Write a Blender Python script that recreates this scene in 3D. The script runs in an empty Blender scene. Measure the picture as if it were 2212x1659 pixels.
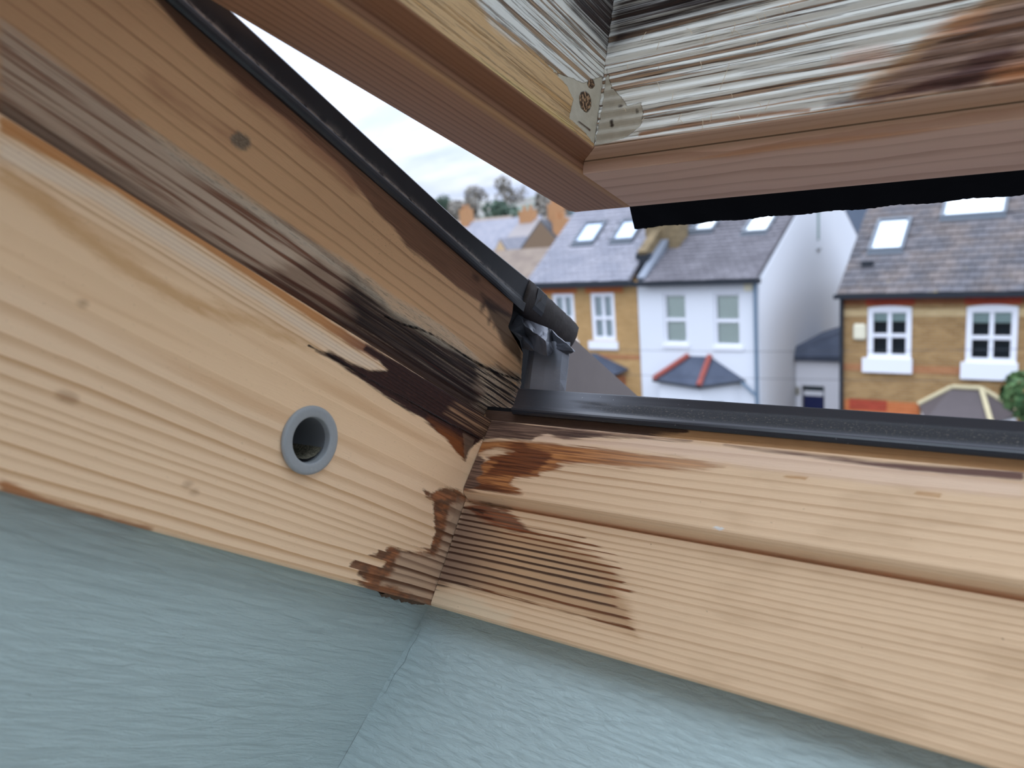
import bpy, bmesh, math, random
import numpy as np
from mathutils import Vector, Matrix

random.seed(7)
rng = np.random.default_rng(7)
SC = bpy.context.scene
COL = SC.collection

# ------------------------------------------------------------------ camera, sky, exposure
PITCH = 0.5873945319          # slope of the roof the window sits in
CP, SP = math.cos(PITCH), math.sin(PITCH)
R3 = Matrix(((0.8085637786879017, 0.5837735909211955, -0.07622228262464875),
             (0.049968973741178466, -0.19728112983274698, -0.9793138889318522),
             (-0.5867540178449531, 0.7876917281199749, -0.18846039834385184)))
right, down, fwd = (Vector(r) for r in R3)
cam_d = bpy.data.cameras.new('camera')
cam = bpy.data.objects.new('camera', cam_d)
COL.objects.link(cam)
cam.matrix_world = Matrix.Translation((0.19293413645, -0.19620504461, 0.13458545787)) @ Matrix((right, -down, -fwd)).transposed().to_4x4()
cam_d.sensor_fit = 'HORIZONTAL'
cam_d.sensor_width = 36.0
cam_d.lens = 1678.925 / 2212 * 36.0
cam_d.clip_start = 0.01
cam_d.clip_end = 2000
cam_d.dof.use_dof = True
cam_d.dof.focus_distance = 0.300
cam_d.dof.aperture_fstop = 14.0
SC.camera = cam
SC.view_settings.view_transform = 'Standard'
SC.view_settings.look = 'None'
SC.view_settings.exposure = 1.12
SC.view_settings.gamma = 1.0
SC.view_settings.use_curve_mapping = False
SC.cycles.use_denoising = True
SC.cycles.max_bounces = 10
SC.cycles.diffuse_bounces = 6
SC.cycles.transparent_max_bounces = 12

def lin(c):
    return tuple((x / 255 / 12.92) if x / 255 <= 0.04045 else ((x / 255 + 0.055) / 1.055) ** 2.4 for x in c)

# ------------------------------------------------------------------ a small node language
class V:
    def __init__(s, b, sock): s.b, s.s = b, sock
    def _m(s, op, *o): return s.b.math(op, s, *o)
    def __add__(s, o): return s._m('ADD', o)
    __radd__ = __add__
    def __sub__(s, o): return s._m('SUBTRACT', o)
    def __rsub__(s, o): return s.b.math('SUBTRACT', o, s)
    def __mul__(s, o): return s._m('MULTIPLY', o)
    __rmul__ = __mul__
    def __truediv__(s, o): return s._m('DIVIDE', o)

class B:
    def __init__(s, nt): s.nt, s.c = nt, {}
    def n(s, t): return s.nt.nodes.new(t)
    def put(s, inp, x):
        if isinstance(x, V): s.nt.links.new(x.s, inp)
        elif isinstance(x, tuple): inp.default_value = (*x, 1.0) if len(inp.default_value) == 4 else x
        else: inp.default_value = x
    def math(s, op, *a):
        n = s.n('ShaderNodeMath'); n.operation = op
        for i, x in enumerate(a): s.put(n.inputs[i], x)
        return V(s, n.outputs[0])
    def attr(s, name):
        k = 'a' + name
        if k not in s.c:
            n = s.n('ShaderNodeAttribute'); n.attribute_name = name; s.c[k] = V(s, n.outputs['Fac'])
        return s.c[k]
    def xyz(s, x, y, z=0.0):
        n = s.n('ShaderNodeCombineXYZ')
        for i, q in enumerate((x, y, z)): s.put(n.inputs[i], q)
        return V(s, n.outputs[0])
    def sep(s, v):
        n = s.n('ShaderNodeSeparateXYZ'); s.put(n.inputs[0], v)
        return [V(s, o) for o in n.outputs]
    def noise(s, vec, scale=1.0, detail=2.0, rough=0.5, dist=0.0):
        n = s.n('ShaderNodeTexNoise'); s.put(n.inputs['Vector'], vec)
        n.inputs['Scale'].default_value = scale; n.inputs['Detail'].default_value = detail
        n.inputs['Roughness'].default_value = rough; n.inputs['Distortion'].default_value = dist
        return V(s, n.outputs[0])
    def voro(s, vec, scale=1.0, feature='F1'):
        n = s.n('ShaderNodeTexVoronoi'); n.feature = feature; s.put(n.inputs['Vector'], vec); n.inputs['Scale'].default_value = scale
        return V(s, n.outputs[0])
    def white(s, x):
        n = s.n('ShaderNodeTexWhiteNoise'); n.noise_dimensions = '1D'; s.put(n.inputs['W'], x)
        return V(s, n.outputs[0])
    def ss(s, lo, hi, x):
        n = s.n('ShaderNodeMapRange'); n.interpolation_type = 'SMOOTHSTEP'
        s.put(n.inputs[0], x); n.inputs[1].default_value = lo; n.inputs[2].default_value = hi
        if hi < lo:
            n.inputs[1].default_value = hi; n.inputs[2].default_value = lo; n.inputs[3].default_value = 1.0; n.inputs[4].default_value = 0.0
        return V(s, n.outputs[0])
    def mix(s, f, a, b_, mode='MIX'):
        n = s.n('ShaderNodeMix'); n.data_type = 'RGBA'; n.blend_type = mode
        s.put(n.inputs[0], f); s.put(n.inputs[6], a); s.put(n.inputs[7], b_)
        return V(s, n.outputs[2])
    def scl(s, c, k):
        n = s.n('ShaderNodeVectorMath'); n.operation = 'SCALE'; s.put(n.inputs[0], c); s.put(n.inputs[3], k)
        return V(s, n.outputs[0])
    def coord(s, what='Object'):
        if what not in s.c: s.c[what] = V(s, s.n('ShaderNodeTexCoord').outputs[what])
        return s.c[what]
    def geo(s, what): return V(s, s.n('ShaderNodeNewGeometry').outputs[what])
    def out(s, col, rough=0.6, h=None, hs=1.0, spec=0.3, metal=0.0, hd=0.001):
        p = s.nt.nodes['Principled BSDF']
        s.put(p.inputs['Base Color'], col); s.put(p.inputs['Roughness'], rough)
        p.inputs['Specular IOR Level'].default_value = spec; s.put(p.inputs['Metallic'], metal)
        if h is not None:
            n = s.n('ShaderNodeBump'); n.inputs['Strength'].default_value = hs; n.inputs['Distance'].default_value = hd
            s.put(n.inputs['Height'], h); s.nt.links.new(n.outputs[0], p.inputs['Normal'])
    # stain mask: signed distance attribute (mm), ragged along the grain
    def mask(s, name, amp=1.5, soft=0.5, nu=0.12, nv=0.9):
        u, v = s.attr('u'), s.attr('v')
        q = (s.noise(s.xyz(u * nu, v * nv), 1.0, 3.0, 0.6) - 0.5) * (2.6 * amp)
        return s.ss(-soft, soft, s.attr(name) + q)

def MAT(name, fn):
    m = bpy.data.materials.new(name); m.use_nodes = True
    fn(B(m.node_tree)); return m
def plain(name, c, rough=0.6, spec=0.3, metal=0.0, var=0.0, scale=20.0, bump=0.0):
    def f(b):
        c0 = lin(c)
        if var:
            n = b.noise(b.coord(), scale, 4.0, 0.6)
            b.out(b.scl(b.mix(0.0, c0, c0), 1 - var + n * (2 * var)), rough, n if bump else None, 1.0, spec, metal, bump or 0.001)
        else: b.out(c0, rough, None, 1.0, spec, metal)
    return MAT(name, f)

# ------------------------------------------------------------------ world: bright overcast sky
def build_world():
    w = bpy.data.worlds.new('overcast_sky'); SC.world = w; w.use_nodes = True
    nt = w.node_tree; b = B(nt)
    d = b.coord('Generated')
    x, y, z = b.sep(d)
    up = b.math('MAXIMUM', z, 0.0)
    lum = (1.0 + up * 5.0) * 0.43
    k = b.math('DIVIDE', 1.0, up + 0.25)
    cl = b.noise(b.xyz(x * k * 0.9, y * k * 1.6, 3.0), 2.4, 5.0, 0.5)
    cl = b.ss(0.30, 0.68, cl)
    col = b.mix(cl, lin((192, 206, 236)), lin((234, 241, 252)))
    col = b.mix(b.ss(0.0, -0.05, z), col, lin((120, 120, 118)))
    bg = nt.nodes['Background']
    b.put(bg.inputs['Color'], col); b.put(bg.inputs['Strength'], lum)
build_world()

# ------------------------------------------------------------------ helpers
def W3(s, d, n):            # window frame axes (mm): across, down the slope, outward -> world metres
    return Vector((s, d * CP + n * SP, -d * SP + n * CP)) / 1000.0
def W3a(a):
    a = np.asarray(a, float)
    return np.stack([a[:, 0], a[:, 1] * CP + a[:, 2] * SP, -a[:, 1] * SP + a[:, 2] * CP], 1) / 1000.0
OPEN = math.radians(15.0)   # how far the sash stands open
def SASH(a):                # sash axes (across, along stile, outward) -> frame axes
    a = np.asarray(a, float)
    return np.stack([a[:, 0], a[:, 1] * math.cos(OPEN) - a[:, 2] * math.sin(OPEN), 178.7 + a[:, 1] * math.sin(OPEN) + a[:, 2] * math.cos(OPEN)], 1)
def world_loc(o):
    l = Vector(o.location)
    while o.parent: o = o.parent; l += Vector(o.location)
    return l
def props(o, label=None, cat=None, group=None, kind=None):
    if label: o['label'] = label
    if cat: o['category'] = cat
    if group: o['group'] = group
    if kind: o['kind'] = kind
    return o
def obj(name, verts, faces, mat=None, parent=None, smooth=False, attrs=None, label=None, cat=None, group=None, kind=None):
    verts = np.asarray(verts, float)
    c = (verts.min(0) + verts.max(0)) / 2
    me = bpy.data.meshes.new(name)
    me.from_pydata((verts - c).tolist(), [], faces); me.update()
    if attrs:
        for k, a in attrs.items():
            at = me.attributes.new(k, 'FLOAT', 'POINT'); at.data.foreach_set('value', np.asarray(a, np.float32))
    if smooth: me.polygons.foreach_set('use_smooth', [True] * len(me.polygons))
    mats = mat if isinstance(mat, (list, tuple)) else [mat]
    for m in mats:
        if m: me.materials.append(m)
    o = bpy.data.objects.new(name, me); COL.objects.link(o)
    if parent: o.parent = parent; o.location = Vector(c) - world_loc(parent)
    else: o.location = c
    return props(o, label, cat, group, kind)
def empty(name, loc, label=None, cat=None, group=None, kind=None, parent=None):
    o = bpy.data.objects.new(name, None); COL.objects.link(o); o.empty_display_size = 0.05
    if parent: o.parent = parent; o.location = Vector(loc) - world_loc(parent)
    else: o.location = loc
    return props(o, label, cat, group, kind)
class MB:                   # gathers boxes and polygons into one mesh
    def __init__(s): s.v, s.f = [], []
    def poly(s, pts, faces):
        k = len(s.v); s.v += [tuple(p) for p in pts]; s.f += [[i + k for i in f] for f in faces]; return s
    def box(s, x0, x1, y0, y1, z0, z1, T=None):
        p = [(x, y, z) for x in (x0, x1) for y in (y0, y1) for z in (z0, z1)]
        if T: p = [T(*q) for q in p]
        return s.poly(p, [[0, 1, 3, 2], [4, 6, 7, 5], [0, 4, 5, 1], [2, 3, 7, 6], [0, 2, 6, 4], [1, 5, 7, 3]])
    def prism(s, pts, vec):  # closed outline pts extruded by vec
        n = len(pts); q = [Vector(p) for p in pts]; vec = Vector(vec)
        return s.poly(q + [p + vec for p in q], [list(range(n))[::-1], [n + i for i in range(n)]] + [[i, (i + 1) % n, n + (i + 1) % n, n + i] for i in range(n)])
    def quad(s, a, b, c, d): return s.poly([a, b, c, d], [[0, 1, 2, 3]])
    def tube(s, a, b, r, n=10):
        a, b = Vector(a), Vector(b); ax = (b - a).normalized(); e = ax.orthogonal().normalized(); g = ax.cross(e)
        p = [c + (e * math.cos(t) + g * math.sin(t)) * r for c in (a, b) for t in [2 * math.pi * i / n for i in range(n)]]
        return s.poly(p, [list(range(n))[::-1], list(range(n, 2 * n))] + [[i, (i + 1) % n, n + (i + 1) % n, n + i] for i in range(n)])
    def build(s, name, mat, parent=None, **k): return obj(name, s.v, s.f, mat, parent, **k)

# signed distance (mm, positive inside) from points to a polygon
def sdf(P, poly):
    poly = np.asarray(poly, float); d2 = np.full(len(P), 1e9); ins = np.zeros(len(P), bool)
    for a, b in zip(poly, np.roll(poly, -1, 0)):
        e = b - a; w = P - a
        t = np.clip((w @ e) / max(e @ e, 1e-9), 0, 1)
        q = w - t[:, None] * e; d2 = np.minimum(d2, (q * q).sum(1))
        c = ((a[1] > P[:, 1]) != (b[1] > P[:, 1]))
        with np.errstate(divide='ignore', invalid='ignore'):
            xi = a[0] + (P[:, 1] - a[1]) * e[0] / e[1]
        ins ^= c & (P[:, 0] < xi)
    d = np.sqrt(d2)
    return np.clip(np.where(ins, d, -d), -20, 20)
def masks(P, d):
    return {k: np.max([sdf(P, q) for q in polys], axis=0) for k, polys in d.items()}

# loft: closed outline (list of (a, b, v)) run along u; ends may follow the outline (mitres)
def loft(name, prof, us, place, mat, parent, u0=None, u1=None, ph=None, stains=None, hole=None, smooth=False, **k):
    prof = np.asarray(prof, float); m = len(prof); us = np.asarray(us, float); n = len(us)
    t = (us - us[0]) / (us[-1] - us[0])
    lo = np.full(m, us[0]) if u0 is None else np.asarray(u0, float)
    hi = np.full(m, us[-1]) if u1 is None else np.asarray(u1, float)
    # keep spacing of us, only pull the two ends
    U = us[:, None] + (1 - t)[:, None] ** 30 * (lo - us[0])[None] + t[:, None] ** 30 * (hi - us[-1])[None]
    U = np.where(us[:, None] < lo[None] , np.maximum(U, lo[None]), U)
    U = np.clip(U, lo[None], hi[None])
    A = np.tile(prof[:, 0], (n, 1)); Bb = np.tile(prof[:, 1], (n, 1)); Vv = np.tile(prof[:, 2], (n, 1))
    P = W3a(place(U.ravel(), A.ravel(), Bb.ravel()))
    F = []
    for i in range(n - 1):
        for j in range(m):
            j2 = (j + 1) % m
            if hole is not None and j2 and ((us[i] + us[i + 1]) / 2 - hole[0]) ** 2 + ((prof[j, 2] + prof[j2, 2]) / 2 - hole[1]) ** 2 < hole[2] ** 2 and hole[3](prof[j]): continue
            F.append((i * m + j, i * m + j2, (i + 1) * m + j2, (i + 1) * m + j))
    F.append(tuple(range(m))[::-1]); F.append(tuple((n - 1) * m + j for j in range(m)))
    at = {'u': U.ravel(), 'v': Vv.ravel()}
    if ph is not None: at['ph'] = ph(U.ravel(), Vv.ravel())
    if stains: at.update(masks(np.stack([U.ravel(), Vv.ravel()], 1), stains))
    return obj(name, P, F, mat, parent, smooth, at, **k)
def dense(lo, hi, step): return list(np.linspace(lo, hi, max(2, int(round((hi - lo) / step)) + 1)))
def rings(edges, seed):     # monotone ring phase from (v, spacing) knots, jittered
    vs = np.arange(-40, 160, 0.25); sp = np.interp(vs, [e[0] for e in edges], [e[1] for e in edges])
    r = np.random.default_rng(seed); j = np.interp(vs, np.arange(-40, 161, 3.0), r.uniform(0.75, 1.35, 67))
    ph = np.cumsum(0.25 / (sp * j))
    return lambda v: np.interp(v, vs, ph)

# ------------------------------------------------------------------ stain outlines on each timber face, in mm on that face
POLY = {
 'J': {
  'dk': [[(-91.9,64.0),(-86.9,65.8),(-77.0,66.2),(-68.6,67.3),(-61.4,70.2),(-67.3,71.6),(-74.4,71.9),(-74.6,74.4),(-45.0,75.2),(3.8,76.8),(-0.7,66.8),(-7.0,60.2),(-6.7,55.0),(-14.2,56.9),(-23.0,59.5),(-39.5,61.7),(-53.8,61.8),(-70.9,63.0),(-84.4,64.1)]],
  'rust': [[(-34.6,62.6),(-24.7,62.5),(-12.5,62.2),(-6.7,55.0),(-12.1,54.8),(-22.2,57.9)]],
  'endband': [[(-23.4,73.7),(-19.7,75.1),(3.8,76.8),(-0.7,66.8),(-19.4,66.3),(-27.4,67.5)]],
  'orstrip': [[(-191.1,74.4),(-164.8,75.9),(-129.8,75.1),(-83.4,74.4),(-65.2,74.2),(-67.3,71.6),(-79.5,71.1),(-92.3,71.6),(-128.7,72.9),(-163.7,73.5),(-189.7,71.3)]],
  'pale': [[(-189.1,69.9),(-163.2,72.4),(-127.8,71.1),(-83.0,69.5),(-72.5,70.3),(-61.4,70.2),(-68.7,67.6),(-81.4,66.4),(-93.8,66.6),(-116.6,68.4),(-141.3,67.8),(-167.5,69.0),(-187.3,66.0)]],
  'wet': [[(-187.3,66.0),(-174.0,63.6),(-156.6,61.0),(-137.4,59.7),(-114.3,63.6),(-91.9,64.8),(-90.4,63.9),(-116.1,60.6),(-135.8,56.5),(-149.5,56.6),(-162.3,57.8),(-174.3,59.7),(-185.7,62.4)]],
  'bot': [[(-24.7,39.0),(-20.0,38.1),(-16.9,40.4),(-12.6,43.1),(-5.6,44.0),(0.8,42.6),(1.8,36.3),(2.7,29.1),(3.6,17.3),(4.5,-0.7),(-15.2,-1.2),(-33.0,-0.9),(-40.0,1.3),(-44.6,2.8),(-42.7,6.5),(-34.1,10.6),(-33.7,15.3),(-30.4,17.7),(-24.9,16.9),(-10.0,19.6),(-10.5,25.9),(-14.4,32.1),(-16.8,35.9),(-22.2,37.1)]],
  'botin': [[(-7.5,37.5),(0.9,40.8),(1.8,36.3),(2.7,29.1),(3.6,17.3),(4.6,0.7),(-9.9,1.4),(-22.8,3.3),(-29.5,2.6),(-25.3,7.9),(-26.3,12.7),(-23.4,15.1),(-6.2,17.9),(-5.0,25.4),(-6.4,32.3)]],
  'edge': [[(-158.5,2.5),(-147.5,1.2),(-133.3,0.8),(-119.0,0.7),(-118.0,-1.3),(-146.0,-0.3),(-157.0,-0.9)]],
  'fill': [[(-5.6,41.4),(1.1,42.1),(2.0,38.2),(0.9,32.3),(0.9,29.5),(-3.9,31.1),(-2.7,36.0)],[(-13.8,64.5),(-5.6,64.5),(-6.2,57.6),(-6.8,54.2),(-10.6,59.9)]],
  'crack': [[(-95.6,64.5),(-84.9,65.1),(-67.3,64.8),(-34.6,65.1),(-5.2,66.0),(-3.3,66.1),(-2.9,65.5),(-4.8,65.4),(-34.3,64.5),(-67.0,64.3),(-84.7,64.6),(-95.4,64.0)]],
  'knots': [[(-150.3,24.4),(-150.6,23.7),(-151.6,23.2),(-153.0,23.1),(-154.3,23.2),(-155.4,23.7),(-155.8,24.3),(-155.5,24.9),(-154.6,25.4),(-153.2,25.6),(-151.8,25.5),(-150.7,25.0)],[(-158.2,46.4),(-158.1,45.9),(-158.3,45.5),(-158.7,45.1),(-159.2,45.0),(-159.7,45.1),(-160.0,45.5),(-160.1,45.9),(-159.9,46.4),(-159.5,46.7),(-158.9,46.8),(-158.5,46.7)],[(-110.7,13.2),(-110.7,12.8),(-111.0,12.4),(-111.5,12.2),(-112.2,12.1),(-112.7,12.2),(-113.1,12.5),(-113.1,12.9),(-112.8,13.3),(-112.2,13.6),(-111.6,13.6),(-111.0,13.5)],[(-113.3,14.3),(-113.3,13.8),(-113.6,13.4),(-114.2,13.1),(-114.9,13.0),(-115.5,13.2),(-115.9,13.5),(-115.9,14.0),(-115.6,14.4),(-115.0,14.7),(-114.3,14.8),(-113.7,14.7)]],
 },
 'S': {
  'sdk': [[(4.9,74.7),(18.5,74.8),(35.7,74.6),(55.6,74.6),(73.9,74.5),(89.3,74.1),(74.1,73.5),(56.1,72.7),(40.2,69.7),(32.4,71.5),(28.6,70.4),(26.1,68.1),(20.7,68.0),(10.8,67.6),(4.4,66.0),(-1.8,63.5),(-2.0,74.3)],[(-0.7,44.0),(-2.5,55.6),(-2.6,62.4),(8.4,57.8),(7.1,54.8),(10.0,52.9),(6.5,50.0),(10.5,48.1),(6.0,44.9)]],
  'sor': [[(-2.1,57.6),(2.5,64.9),(11.1,66.7),(20.8,67.6),(33.6,67.6),(49.7,67.8),(66.6,67.8),(82.3,67.8),(92.3,67.6),(102.8,66.5),(96.1,64.7),(84.9,63.7),(73.2,62.3),(60.7,61.9),(49.5,61.1),(40.8,60.4),(43.3,58.8),(38.8,57.2),(34.0,55.9),(34.4,54.5),(24.4,52.9),(23.1,50.3),(30.5,46.8),(23.6,45.5),(14.7,45.7),(-3.0,43.7),(-4.0,49.7),(5.5,52.7),(7.6,56.8),(11.0,60.0),(20.1,62.9),(11.0,63.4)]],
  'srd': [[(12.9,64.6),(22.2,66.8),(37.8,63.8),(35.9,60.0),(32.9,56.1),(25.2,53.7),(12.8,51.4),(8.4,51.2),(11.8,54.4),(14.1,57.5),(8.1,58.7),(18.3,61.7),(21.1,63.2)],[(2.3,48.6),(13.6,49.1),(20.6,48.0),(29.4,47.1),(19.1,46.0),(-2.0,44.2)]],
  'arr': [[(100.5,74.1),(115.4,74.2),(149.0,73.6),(183.0,74.8),(183.1,72.4),(165.8,72.0),(149.2,71.9),(135.3,72.5),(121.5,73.2),(106.8,73.5)]],
  'ssp': [[(158.4,66.0),(164.6,66.0),(164.2,64.8),(157.9,65.1)],[(122.6,66.1),(128.8,66.2),(128.3,65.2),(121.3,65.5)]],
  'pink': [[(24.9,68.4),(32.5,71.4),(40.2,69.7),(74.1,73.5),(106.8,73.5),(183.1,71.8),(183.4,67.5),(148.7,66.7),(107.9,67.5),(82.1,68.6),(57.0,69.1),(33.4,68.3)]],
  'slr': [[(3.3,39.3),(13.8,41.8),(22.9,40.8),(28.5,38.1),(34.9,34.9),(39.6,34.0),(31.8,33.1),(18.7,34.1),(10.3,35.8)]],
  'sll': [[(2.2,39.2),(12.6,38.9),(24.0,34.4),(39.5,34.3),(55.2,33.7),(53.6,31.4),(61.2,30.8),(69.0,28.2),(74.7,24.3),(73.7,21.4),(79.3,17.3),(84.7,8.4),(74.3,9.2),(63.5,10.4),(50.6,10.3),(41.1,9.9),(27.0,9.3),(8.5,9.4),(-0.5,5.9),(-0.9,15.9),(0.5,27.9)]],
  'scr': [[(-2.2,-2.0),(-0.5,5.9),(11.5,7.5),(23.9,6.2),(36.7,4.9),(36.1,0.4),(17.5,-0.2)]],
  'sjnt': [[(12.9,37.9),(6.0,39.5),(6.4,38.6),(13.2,37.1)]],
  'dab': [[(106.9,45.9),(106.7,45.5),(106.1,45.1),(105.3,44.9),(104.4,45.0),(103.7,45.3),(103.4,45.7),(103.6,46.1),(104.2,46.5),(105.1,46.7),(106.0,46.6),(106.7,46.4)]],
 },
 'L': {
  'ldk': [[(-6.6,83.2),(12.9,81.5),(84.1,81.1),(85.5,78.2),(71.0,76.9),(85.4,75.0),(-1.2,74.4)]],
 },
 'W': {
  'wgrey': [[(-197.6,96.9),(-184.7,96.5),(-158.4,95.4),(-148.4,95.3),(-133.0,95.4),(-116.2,96.8),(-98.9,97.3),(-83.9,97.4),(-60.6,93.6),(-33.9,95.2),(-5.8,95.8),(25.0,100.2),(33.2,83.6),(10.5,76.5),(-36.2,77.0),(-124.6,76.9),(-188.8,76.6)]],
  'wchar': [[(-82.6,94.6),(-71.2,95.1),(-55.7,94.2),(-36.9,95.3),(-19.7,97.4),(-3.2,101.1),(5.2,98.4),(-2.3,92.1),(-4.9,87.0),(4.6,81.5),(-6.3,76.4),(-30.4,75.7),(-52.2,75.8),(-69.4,76.0),(-89.1,76.0),(-77.4,83.4),(-83.6,87.2)]],
  'wmid': [[(-97.1,93.4),(-83.2,96.0),(-60.6,93.6),(-36.3,94.1),(-5.0,94.1),(12.0,84.4),(10.5,76.5),(-36.2,77.0),(-99.7,77.2),(-115.1,78.4),(-107.5,85.8)]],
  'wfr': [[(-162.8,96.3),(-149.2,97.0),(-133.8,97.2),(-123.5,96.9),(-98.9,97.3),(-84.5,98.8),(-60.3,98.4),(-33.6,100.7),(-20.8,99.7),(-3.0,97.0),(-9.0,95.5),(-33.0,93.3),(-59.7,91.8),(-82.3,93.9),(-97.6,94.4),(-114.8,93.6),(-135.3,93.5),(-150.2,92.6)]],
  'wdk': [[(-179.5,128.2),(-169.5,133.6),(-130.1,131.4),(-92.1,129.9),(-56.8,130.0),(2.7,129.8),(6.8,123.0),(-10.3,119.3),(-32.5,117.4),(-50.4,117.6),(-64.0,117.5),(-72.9,119.8),(-83.2,120.7),(-96.5,124.7),(-110.0,125.8),(-129.1,125.2),(-146.1,124.6),(-158.6,124.8)]],
  'wrd': [[(-158.0,133.6),(-139.4,132.2),(-115.5,129.1),(-90.2,125.7),(-94.6,120.5),(-112.0,121.3),(-128.1,122.9),(-141.7,122.1)],[(-164.1,108.3),(-154.7,109.3),(-144.0,109.2),(-136.3,110.2),(-138.8,108.4),(-149.1,106.8),(-160.4,106.2)]],
  'wblk': [[(-18.5,122.1),(4.7,124.2),(6.9,119.7),(16.4,117.6),(20.7,107.3),(12.1,109.0),(4.3,109.8),(-2.1,113.3),(-7.9,115.8)],[(-13.5,118.6),(-13.8,117.3),(-14.4,116.2),(-15.2,115.7),(-15.8,115.9),(-16.3,116.7),(-16.4,117.9),(-16.1,119.1),(-15.5,120.2),(-14.8,120.7),(-14.1,120.5),(-13.6,119.8)],[(-7.3,115.8),(-7.5,114.8),(-8.0,114.0),(-8.6,113.6),(-9.2,113.8),(-9.6,114.3),(-9.7,115.2),(-9.4,116.2),(-8.9,117.0),(-8.3,117.4),(-7.8,117.3),(-7.4,116.7)],[(-3.5,115.2),(-3.5,114.4),(-3.9,113.7),(-4.3,113.3),(-4.7,113.4),(-5.1,113.9),(-5.2,114.7),(-5.2,115.5),(-4.9,116.2),(-4.4,116.6),(-4.0,116.5),(-3.6,116.0)],[(-51.8,135.7),(-50.7,135.3),(-50.1,134.6),(-50.2,133.9),(-51.0,133.4),(-52.2,133.1),(-53.5,133.3),(-54.7,133.8),(-55.2,134.4),(-55.2,135.1),(-54.4,135.7),(-53.2,135.9)],[(-23.4,127.4),(-22.3,127.1),(-21.7,126.6),(-21.7,126.1),(-22.3,125.8),(-23.4,125.6),(-24.6,125.6),(-25.7,125.9),(-26.3,126.4),(-26.3,126.9),(-25.7,127.2),(-24.6,127.4)]],
  'wpl': [[(-7.7,92.9),(4.1,100.5),(21.7,102.8),(26.1,96.3),(24.5,87.0),(13.5,81.3),(-3.8,77.9),(2.1,86.7)]],
  'wkn': [[(-132.7,110.0),(-133.4,108.7),(-134.8,107.7),(-136.5,107.3),(-138.0,107.6),(-139.0,108.4),(-139.1,109.7),(-138.5,111.0),(-137.2,112.0),(-135.5,112.4),(-133.9,112.2),(-132.9,111.3)]],
  'wck': [[(-64.0,90.1),(-54.4,91.5),(-46.0,93.7),(-36.9,95.2),(-18.8,95.6),(0.6,96.9),(24.2,101.7),(24.6,101.0),(0.9,96.2),(-18.5,94.9),(-36.6,94.6),(-45.7,93.1),(-54.1,90.9),(-63.7,89.5)]],
  'wspk': [[(-87.4,114.8),(-63.6,127.8),(-34.0,127.2),(-7.0,127.0),(-9.3,117.2),(-31.1,114.5),(-55.7,111.2),(-74.1,106.5)]],
 },
 'A': {
  'white': [[(-114.1,24.1),(-14.9,79.6),(-29.6,35.1),(-32.3,12.4),(-44.7,13.5),(-44.8,20.4),(-61.5,20.5),(-78.8,20.4),(-101.0,18.3)]],
  'fil': [[(-79.0,21.1),(-62.9,20.2),(-46.1,24.1),(-35.6,31.5),(-29.8,20.6),(-30.8,6.2),(-40.5,8.3),(-51.4,9.0),(-51.1,15.9),(-56.2,18.7)]],
  'adk': [[(-70.4,51.8),(-16.2,82.7),(-30.3,42.0),(-39.4,42.1),(-51.4,42.1),(-61.3,42.9)]],
  'pit': [[(-39.8,20.5),(-39.1,18.8),(-39.6,17.0),(-41.1,15.6),(-43.2,15.0),(-45.4,15.4),(-47.1,16.6),(-47.7,18.3),(-47.3,20.1),(-45.8,21.4),(-43.7,22.0),(-41.5,21.7)],[(-39.3,27.0),(-39.3,26.1),(-40.0,25.2),(-41.1,24.4),(-42.4,24.1),(-43.4,24.3),(-44.0,24.9),(-44.0,25.8),(-43.3,26.7),(-42.2,27.4),(-40.9,27.8),(-39.8,27.6)]],
  'slot': [[(-46.1,9.8),(-45.0,10.5),(-36.6,10.7),(-36.6,9.8)]],
  'yel': [[(-162.5,-0.7),(-130.8,4.3),(-96.4,6.0),(-74.6,7.4),(-47.5,7.2),(-47.0,5.7),(-95.4,2.7),(-141.2,1.4)]],
 },
 'R': {
  'fil2': [[(45.2,34.3),(47.7,26.9),(52.5,22.1),(54.7,18.8),(60.3,19.3),(61.6,14.4),(60.4,10.2),(53.7,7.1),(41.9,5.2),(44.0,18.8)]],
  'rdk': [[(45.0,70.9),(110.2,53.8),(101.5,46.8),(95.3,46.0),(78.9,45.4),(61.2,44.7),(45.9,41.1)]],
  'burn': [[(132.1,8.2),(133.9,11.9),(138.3,15.4),(147.5,19.9),(152.2,23.7),(159.1,28.2),(167.0,31.0),(185.0,34.2),(186.5,4.0),(165.0,4.5),(148.4,4.7),(138.2,5.5)]],
  'purp': [[(126.0,7.7),(134.0,8.7),(146.9,8.8),(152.9,11.0),(160.0,12.7),(167.8,16.5),(173.3,16.6),(175.6,13.6),(168.2,8.5),(166.1,6.3),(153.2,6.1),(140.8,5.9)],[(170.5,6.8),(180.2,6.4),(180.3,3.8),(170.6,5.2)]],
  'rorg': [[(170.3,9.7),(174.6,11.9),(181.9,13.6),(182.3,5.0),(171.6,6.6)],[(126.6,20.4),(130.5,22.8),(139.8,22.4),(143.1,20.3),(137.4,18.6)],[(153.4,25.1),(159.2,26.9),(166.1,26.7),(161.7,23.7)]],
  'redge': [[(60.2,8.6),(74.5,9.1),(91.4,9.0),(106.9,8.7),(120.3,7.8),(120.4,6.5),(107.0,7.4),(91.5,7.5),(74.7,7.6),(60.3,7.1)]],
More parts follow.
